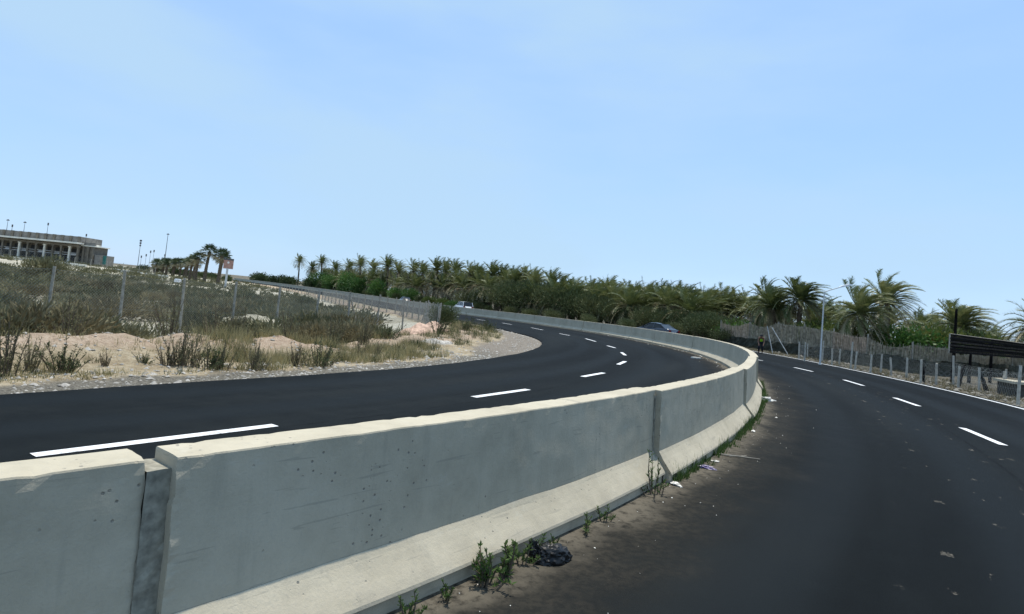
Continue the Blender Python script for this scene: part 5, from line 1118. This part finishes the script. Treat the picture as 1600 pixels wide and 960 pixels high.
# ------------------------------------------------------------------ earth heap and rubble at the bend
def heap(name, x, y, L, W, h, m, lab, seed, rz):
    mb = MB(); rows = []
    for i in range(29):
        row = []
        for j in range(23):
            a = (i/28-.5)*2; b = (j/22-.5)*2; e = max(0, 1-(a*a+b*b))
            row.append((a*L/2, b*W/2, h*e**.9*(1+.45*nz(a*3+seed, b*3))+.05*nz(a*14, b*14, seed)*min(1, e*3)-.12))
        rows.append(row)
    mb.grid(rows); o = mb.build(name, m); o.location = (x, y, 0.12); o.rotation_euler = (0, 0, rz); return tag(o, lab, 'heap')
heap('earth_heap', -3.7, 29.3, 4.8, 2.0, .55, M['heap'], 'pinkish heap of earth in front of the fence corner at the bend', 3, R(70))
heap('rubble_heap', -2.6, 23.2, 2.6, 1.0, .22, M['stone'], 'low grey heap of rubble in the grass before the pink heap', 7, R(60))
heap('sand_heap', -10.5, 25.5, 2.8, 1.8, .34, plain('pale_sand', (.38, .35, .27), .95, .1, .25, 3), 'pale heap of sand behind the wire fence in the field', 9, R(30))

# ------------------------------------------------------------------ litter by the barrier
def crumple(name, L, W, h, m, seed, amp):
    import bmesh
    bm = bmesh.new(); bmesh.ops.create_icosphere(bm, subdivisions=4, radius=1.0)
    for v in bm.verts:
        d = v.co.normalized(); f = 1+amp*noise.fractal(d*1.2+Vector((seed, 0, 0)), .8, 2.1, 5)+amp*.5*abs(noise.noise(d*4.5+Vector((0, seed, 0))))
        v.co = Vector((d.x*L/2*f, d.y*W/2*f, max(-.02, d.z*h*f*(.8+.35*d.x*0)+h*.30)))
    me = bpy.data.meshes.new(name); bm.to_mesh(me); bm.free(); me.materials.append(m)
    o = bpy.data.objects.new(name, me); COL.objects.link(o); return o
bagm, bnt, bb = mat('black_plastic', .42, .35); bb.inputs['Base Color'].default_value = (.007, .008, .009, 1)
NN = NT(bnt); NN.bump(NN.noise(NN.coord(), 15, 3, .5, 1.0), .45, .008, bb)
root = empty('plastic_bag', (.455, 4.42, 0), R(28))
o = crumple('sack', .27, .17, .105, bagm, 2.3, .30); o.parent = root
o = crumple('knot', .085, .075, .075, bagm, 6.1, .5); o.parent = root; o.location = (-.115, .045, .045)
o = crumple('torn_flap', .12, .08, .03, bagm, 9.4, .4); o.parent = root; o.location = (.085, -.02, .012)
tag(root, 'crumpled black plastic bag lying against the barrier foot', 'bag')
pm = plain('purple_foil', (.11, .09, .19), .4, .5, .4, 8)
o = crumple('wrapper', .22, .08, .022, pm, 3.3, .8); o.location = (2.57, 7.62, .006); o.rotation_euler = (0, 0, R(-14)); tag(o, 'flattened purple wrapper beside the barrier grass', 'litter')
for x, y, L, lab in ((1.97, 6.72, .13, 'crumpled white scrap at the wide stepped barrier joint'), (2.83, 8.02, .08, 'small white scrap in the grass strip near the purple wrapper'), (6.55, 15.4, .42, 'large pale scrap in the dust far along the grass strip'), (4.35, 10.6, .10, 'white scrap in the dust midway along the grass strip')):
    o = crumple('paper_scrap', L, L*.55, L*.16, M['white_bit'], x, .8); o.location = (x, y, .005); o.rotation_euler = (0, 0, x); tag(o, lab, 'litter')
mb = MB(); mb.tube([(2.95, 8.5, .012), (3.15, 8.40, .02), (3.30, 8.44, .012), (3.55, 8.36, .016)], [.012, .012, .009, .004], 5); mb.tube([(3.3, 8.44, .012), (3.42, 8.50, .018)], [.006, .003], 4)
tag(mb.build('dry_branch', M['rawwood']), 'pale dry branch lying on the asphalt beside the grass strip', 'branch')
mb = MB(); mb.box((9.55, 30.8, .03), (.45, .22, .06), .3); tag(mb.build('concrete_chip', M['white_bit']), 'pale slab chip lying on the inner carriageway near the far barrier', 'rubble')

# ------------------------------------------------------------------ cars
def glassm():
    m, nt, b = mat('car_glass', .08, .35); b.inputs['Base Color'].default_value = (.015, .02, .025, 1); return m
GLASS = glassm(); TYRE = plain('tyre_rubber', (.02, .02, .02), .85, .2, .2, 9); RIM = plain('wheel_alloy', (.45, .45, .46), .35, .5, .1, 5, .8)
def carpaint(n, c):
    m, nt, b = mat(n, .25, .5); b.inputs['Base Color'].default_value = (*c, 1); b.inputs['Coat Weight'].default_value = .8; b.inputs['Coat Roughness'].default_value = .05; return m
TAIL = plain('tail_light_red', (.30, .02, .02), .2, .6, .1, 5); LAMPG = plain('headlight_lens', (.6, .62, .62), .1, .7, .1, 5)
def car(name, x, y, z, heading, paint, label, suv=False, cat='car'):
    root = empty(name, (x, y, z), heading)
    Lh = 2.2; hw = .86 if not suv else .92
    # stations: (y, half width, bottom, belt height) front is +y
    if suv: ST = [(-2.22, .72, .42, .62), (-2.20, .84, .34, .98), (-2.0, hw, .30, 1.08), (-1.0, hw, .26, 1.10), (.9, hw, .26, 1.08), (1.1, hw, .26, 1.06), (1.9, hw-.05, .28, .98), (2.2, .74, .34, .84), (2.24, .66, .44, .66)]
    else: ST = [(-2.22, .68, .40, .58), (-2.20, .78, .32, .86), (-2.0, hw-.03, .26, .98), (-1.25, hw, .22, .99), (.7, hw, .20, .93), (.95, hw, .20, .92), (1.85, hw-.08, .24, .78), (2.18, .70, .28, .64), (2.22, .62, .36, .52)]
    rows = []
    for yy, w, b, t in ST:
        m_ = (b+t)/2
        rows.append([(-w*.90, yy, b), (-w*.99, yy, b+.1), (-w, yy, m_), (-w*.97, yy, t-.06), (-w*.90, yy, t), (-w*.45, yy, t+.02), (0, yy, t+.03), (w*.45, yy, t+.02), (w*.90, yy, t), (w*.97, yy, t-.06), (w, yy, m_), (w*.99, yy, b+.1), (w*.90, yy, b)])
    mb = MB(); mb.grid(rows, close=True); nc = 13; mb.f += [tuple(range(nc)), tuple((len(rows)-1)*nc+k for k in range(nc))[::-1]]; mb.m += [0, 0]
    mb.build('body', paint, root, smooth=True)
    top = 1.72 if suv else 1.42
    if suv: CB = [(-2.12, .78, 1.05), (-1.85, .70, top-.04), (-.2, .70, top), (.35, .68, top-.05), (1.15, .78, 1.06)]
    else: CB = [(-1.75, .74, .96), (-1.0, .60, top-.05), (-.4, .60, top), (.15, .60, top-.03), (1.05, .74, .90)]
    # cabin: glass all round under a painted roof
    bl = 1.06 if suv else .94
    A = [(-w, yy, t) for yy, w, t in CB]
    mb = MB(); lo0, lo1 = CB[0], CB[-1]
    def rear(s): return (s*lo0[1], lo0[0], bl)
    r_l = [(-CB[1][1], CB[1][0], CB[1][2]), (CB[1][1], CB[1][0], CB[1][2])]; f_l = [(-CB[3][1], CB[3][0], CB[3][2]), (CB[3][1], CB[3][0], CB[3][2])]
    mb.quad((-lo0[1], lo0[0], lo0[2]), (lo0[1], lo0[0], lo0[2]), r_l[1], r_l[0]); mb.build('rear_window', GLASS, root)
    mb = MB(); mb.quad((lo1[1], lo1[0], lo1[2]), (-lo1[1], lo1[0], lo1[2]), f_l[0], f_l[1]); mb.build('windscreen', GLASS, root)
    for s in (-1, 1):
        mb = MB(); n0 = 0
        P_ = [(s*lo0[1], lo0[0], lo0[2]), (s*CB[1][1], CB[1][0], CB[1][2]), (s*CB[2][1], CB[2][0], CB[2][2]), (s*CB[3][1], CB[3][0], CB[3][2]), (s*lo1[1], lo1[0], lo1[2]), (s*.83, .3, bl), (s*.83, -.8, bl)]
        mb.v += P_; mb.f.append(tuple(range(7)) if s > 0 else tuple(range(6, -1, -1))); mb.m.append(0); mb.build('side_window', GLASS, root)
        for k in range(3):
            mb = MB(); pr = [(lo0[0], lo0[1], lo0[2], CB[1][0], CB[1][1], CB[1][2]), (-.35, .81, bl, -.4, CB[2][1], top-.01), (lo1[0], lo1[1], lo1[2], CB[3][0], CB[3][1], CB[3][2])][k]
            mb.tube([(s*(pr[1]+.01), pr[0], pr[2]-.02), (s*(pr[4]+.01), pr[3], pr[5])], [.05, .035], 6); mb.build('pillar', paint, root)
    rows = []
    for yy, w, t in CB[1:4]:
        rows.append([(-w-.03, yy, t-.03), (-w*.85, yy, t+.02), (-w*.4, yy, t+.045), (w*.4, yy, t+.045), (w*.85, yy, t+.02), (w+.03, yy, t-.03)])
    mb = MB(); mb.grid(rows); mb.grid([[(p[0], p[1], p[2]-.03) for p in r_] for r_ in rows]); mb.build('roof', paint, root, smooth=True)
    for sx in (-1, 1):
        for yy in (-1.32, 1.35):
            wr = .31 if not suv else .36
            mb = MB(); mb.tube([(sx*(hw-.20), yy, wr), (sx*(hw-.19), yy, wr), (sx*(hw+.0), yy, wr), (sx*(hw+.015), yy, wr)], [wr*.9, wr, wr, wr*.9], 20); w_ = mb.build('wheel', TYRE, root)
            mb = MB(); mb.tube([(sx*(hw+.01), yy, wr), (sx*(hw+.022), yy, wr)], [wr*.62, wr*.58], 14); mb.build('rim', RIM, w_)
        mb = MB(); mb.box((sx*.66, -2.205, .80 if not suv else .92), (.26, .05, .15 if not suv else .26)); mb.build('tail_light', TAIL, root)
        mb = MB(); mb.box((sx*.58, 2.19, .60 if not suv else .76), (.26, .05, .11)); mb.build('headlight', LAMPG, root)
        mb = MB(); mb.box((sx*(hw+.08), .75, 1.0 if not suv else 1.14), (.16, .1, .11)); mb.build('side_mirror', paint, root)
    mb = MB(); mb.box((0, -2.235, .62), (.46, .02, .12)); mb.build('number_plate', M['lampwhite'], root)
    mb = MB(); mb.box((0, -2.215, .42), (1.45, .06, .16)); mb.build('rear_bumper', paint, root)
    return tag(root, label, cat)
car('car', 14.1, 58.6, 0, R(38), carpaint('dark_blue_paint', (.006, .010, .024)), 'dark blue car behind the far barrier at the start of the palm hedge')
car('car', -7.0, 96.0, 0, R(24), carpaint('white_paint', (.72, .74, .76)), 'white car with dark windows half hidden behind the far barrier below the palms', True)
car('car', -23.2, 137.5, fz(-23.2, 137.5), R(26), carpaint('black_paint', (.012, .012, .013)), 'tiny dark car showing only its roof over the distant barrier, farthest of the cars')

# ------------------------------------------------------------------ stooping roadside worker
def skin_chain(name, joints, edges, radii, m, parent, sub=2):
    me = bpy.data.meshes.new(name); me.from_pydata(joints, edges, []); o = bpy.data.objects.new(name, me); COL.objects.link(o)
    o.modifiers.new('s', 'SKIN'); sv = me.skin_vertices[0].data
    for k, r_ in enumerate(radii): sv[k].radius = (r_, r_) if not isinstance(r_, tuple) else r_; sv[k].use_root = (k == 0)
    o.modifiers.new('u', 'SUBSURF').levels = sub; o.modifiers['u'].render_levels = sub
    dg = bpy.context.evaluated_depsgraph_get(); ev = o.evaluated_get(dg); nm = bpy.data.meshes.new_from_object(ev)
    nm.materials.clear(); nm.materials.append(m); o.modifiers.clear(); o.data = nm; o.parent = parent
    nm.polygons.foreach_set('use_smooth', [True]*len(nm.polygons)); return o
root = empty('person', (18.6, 45.0, 0), R(160))
skinm = plain('brown_skin', (.22, .12, .075), .6, .3, .1, 9); cloth = plain('dark_trousers', (.025, .025, .03), .9, .2, .2, 9); vest = plain('lime_vest', (.42, .85, .05), .7, .3, .12, 6)
J_ = [(0, -.12, .82), (-.1, -.10, .80), (-.12, .06, .44), (-.12, -.10, .07), (-.12, .05, .03), (.1, -.10, .80), (.12, .10, .44), (.12, -.06, .07), (.12, .09, .03),
      (0, .06, 1.02), (0, .24, 1.16), (0, .32, 1.19), (0, .40, 1.21), (0, .47, 1.25), (-.17, .24, 1.12), (-.21, .28, .84), (-.15, .42, .62), (-.14, .47, .52), (.17, .24, 1.12), (.21, .28, .84), (.15, .42, .62), (.14, .47, .52)]
E_ = [(0, 1), (1, 2), (2, 3), (3, 4), (0, 5), (5, 6), (6, 7), (7, 8), (0, 9), (9, 10), (10, 11), (11, 12), (12, 13), (10, 14), (14, 15), (15, 16), (16, 17), (10, 18), (18, 19), (19, 20), (20, 21)]
Rr = [.13, .085, .06, .04, .035, .085, .06, .04, .035, .14, .13, .055, .095, .085, .055, .042, .034, .026, .055, .042, .034, .026]
skin_chain('body', J_, E_, Rr, skinm, root)
skin_chain('trousers', [J_[0], J_[1], J_[2], (-.12, -.09, .12), J_[5], J_[6], (.12, -.05, .12)], [(0, 1), (1, 2), (2, 3), (0, 4), (4, 5), (5, 6)], [.15, .11, .085, .07, .11, .085, .07], cloth, root)
skin_chain('vest', [(0, -.1, .86), (0, .06, 1.02), (0, .25, 1.165)], [(0, 1), (1, 2)], [(.17, .15), (.185, .155), (.17, .12)], vest, root)
mb = MB(); mb.grid([[(math.cos(a)*r_, .43+math.sin(a)*r_, z) for a in [k*.628 for k in range(10)]] for z, r_ in ((1.24, .115), (1.31, .105), (1.355, .07), (1.37, .01))], close=True); mb.build('hair', cloth, root)
tag(root, 'person stooping in a lime green vest at the road edge beyond the barrier bulge', 'person')
# ------------------------------------------------------------------ sky, sun, camera
SUN_EL, SUN_DIR = 75.0, Vector((.47, .88, 0)).normalized()
w = bpy.data.worlds.new('World'); scene.world = w; w.use_nodes = True; nt = w.node_tree; N = NT(nt)
bg = nt.nodes['Background']; sky = nt.nodes.new('ShaderNodeTexSky'); sky.sky_type = 'NISHITA'; sky.sun_disc = False
sky.sun_elevation = R(SUN_EL); sky.sun_rotation = math.atan2(SUN_DIR.x, SUN_DIR.y); sky.altitude = 0
sky.air_density = 1.0; sky.dust_density = .35; sky.ozone_density = 1.5
# thin high haze drifting over the blue
v = nt.nodes.new('ShaderNodeTexCoord').outputs['Generated']
c1 = N.noise(N.mapv(v, (1.0, 1.0, 3.2), loc=(.3, .1, .2), rot=(0, .25, .4)), 1.6, 5, .5)
hz = N.math('MULTIPLY', N.sm(.34, .66, c1), .75)
veil = N.mix(.72, sky.outputs[0], (1.85, 3.05, 5.05))
col = N.mix(hz, veil, (2.5, 3.55, 4.5))
nt.links.new(col, bg.inputs['Color']); bg.inputs['Strength'].default_value = .15
sd = bpy.data.lights.new('sun', 'SUN'); sd.energy = 3.6; sd.angle = R(.53); sd.color = (1.0, .94, .84)
so = bpy.data.objects.new('sun', sd); COL.objects.link(so)
dirv = Vector((SUN_DIR.x*math.cos(R(SUN_EL)), SUN_DIR.y*math.cos(R(SUN_EL)), math.sin(R(SUN_EL))))
so.rotation_euler = dirv.to_track_quat('Z', 'Y').to_euler(); so.location = dirv*60

cd = bpy.data.cameras.new('camera'); co = bpy.data.objects.new('camera', cd); COL.objects.link(co)
cd.sensor_fit = 'HORIZONTAL'; cd.sensor_width = 36; cd.lens = 960/1600*36; cd.clip_start = .05; cd.clip_end = 6000
cd.shift_y = -(480-419.53)/1600
co.matrix_world = Matrix.Translation((0, 0, 1.75)) @ Matrix.Rotation(R(90+3.5), 4, 'X') @ Matrix.Rotation(math.atan(.0925), 4, 'Z')
scene.camera = co
vs = scene.view_settings; vs.view_transform = 'Standard'; vs.look = 'None'; vs.exposure = .45; vs.gamma = 1; vs.use_curve_mapping = False
scene.cycles.max_bounces = 6; scene.cycles.diffuse_bounces = 3; scene.cycles.transmission_bounces = 3; scene.cycles.transparent_max_bounces = 6
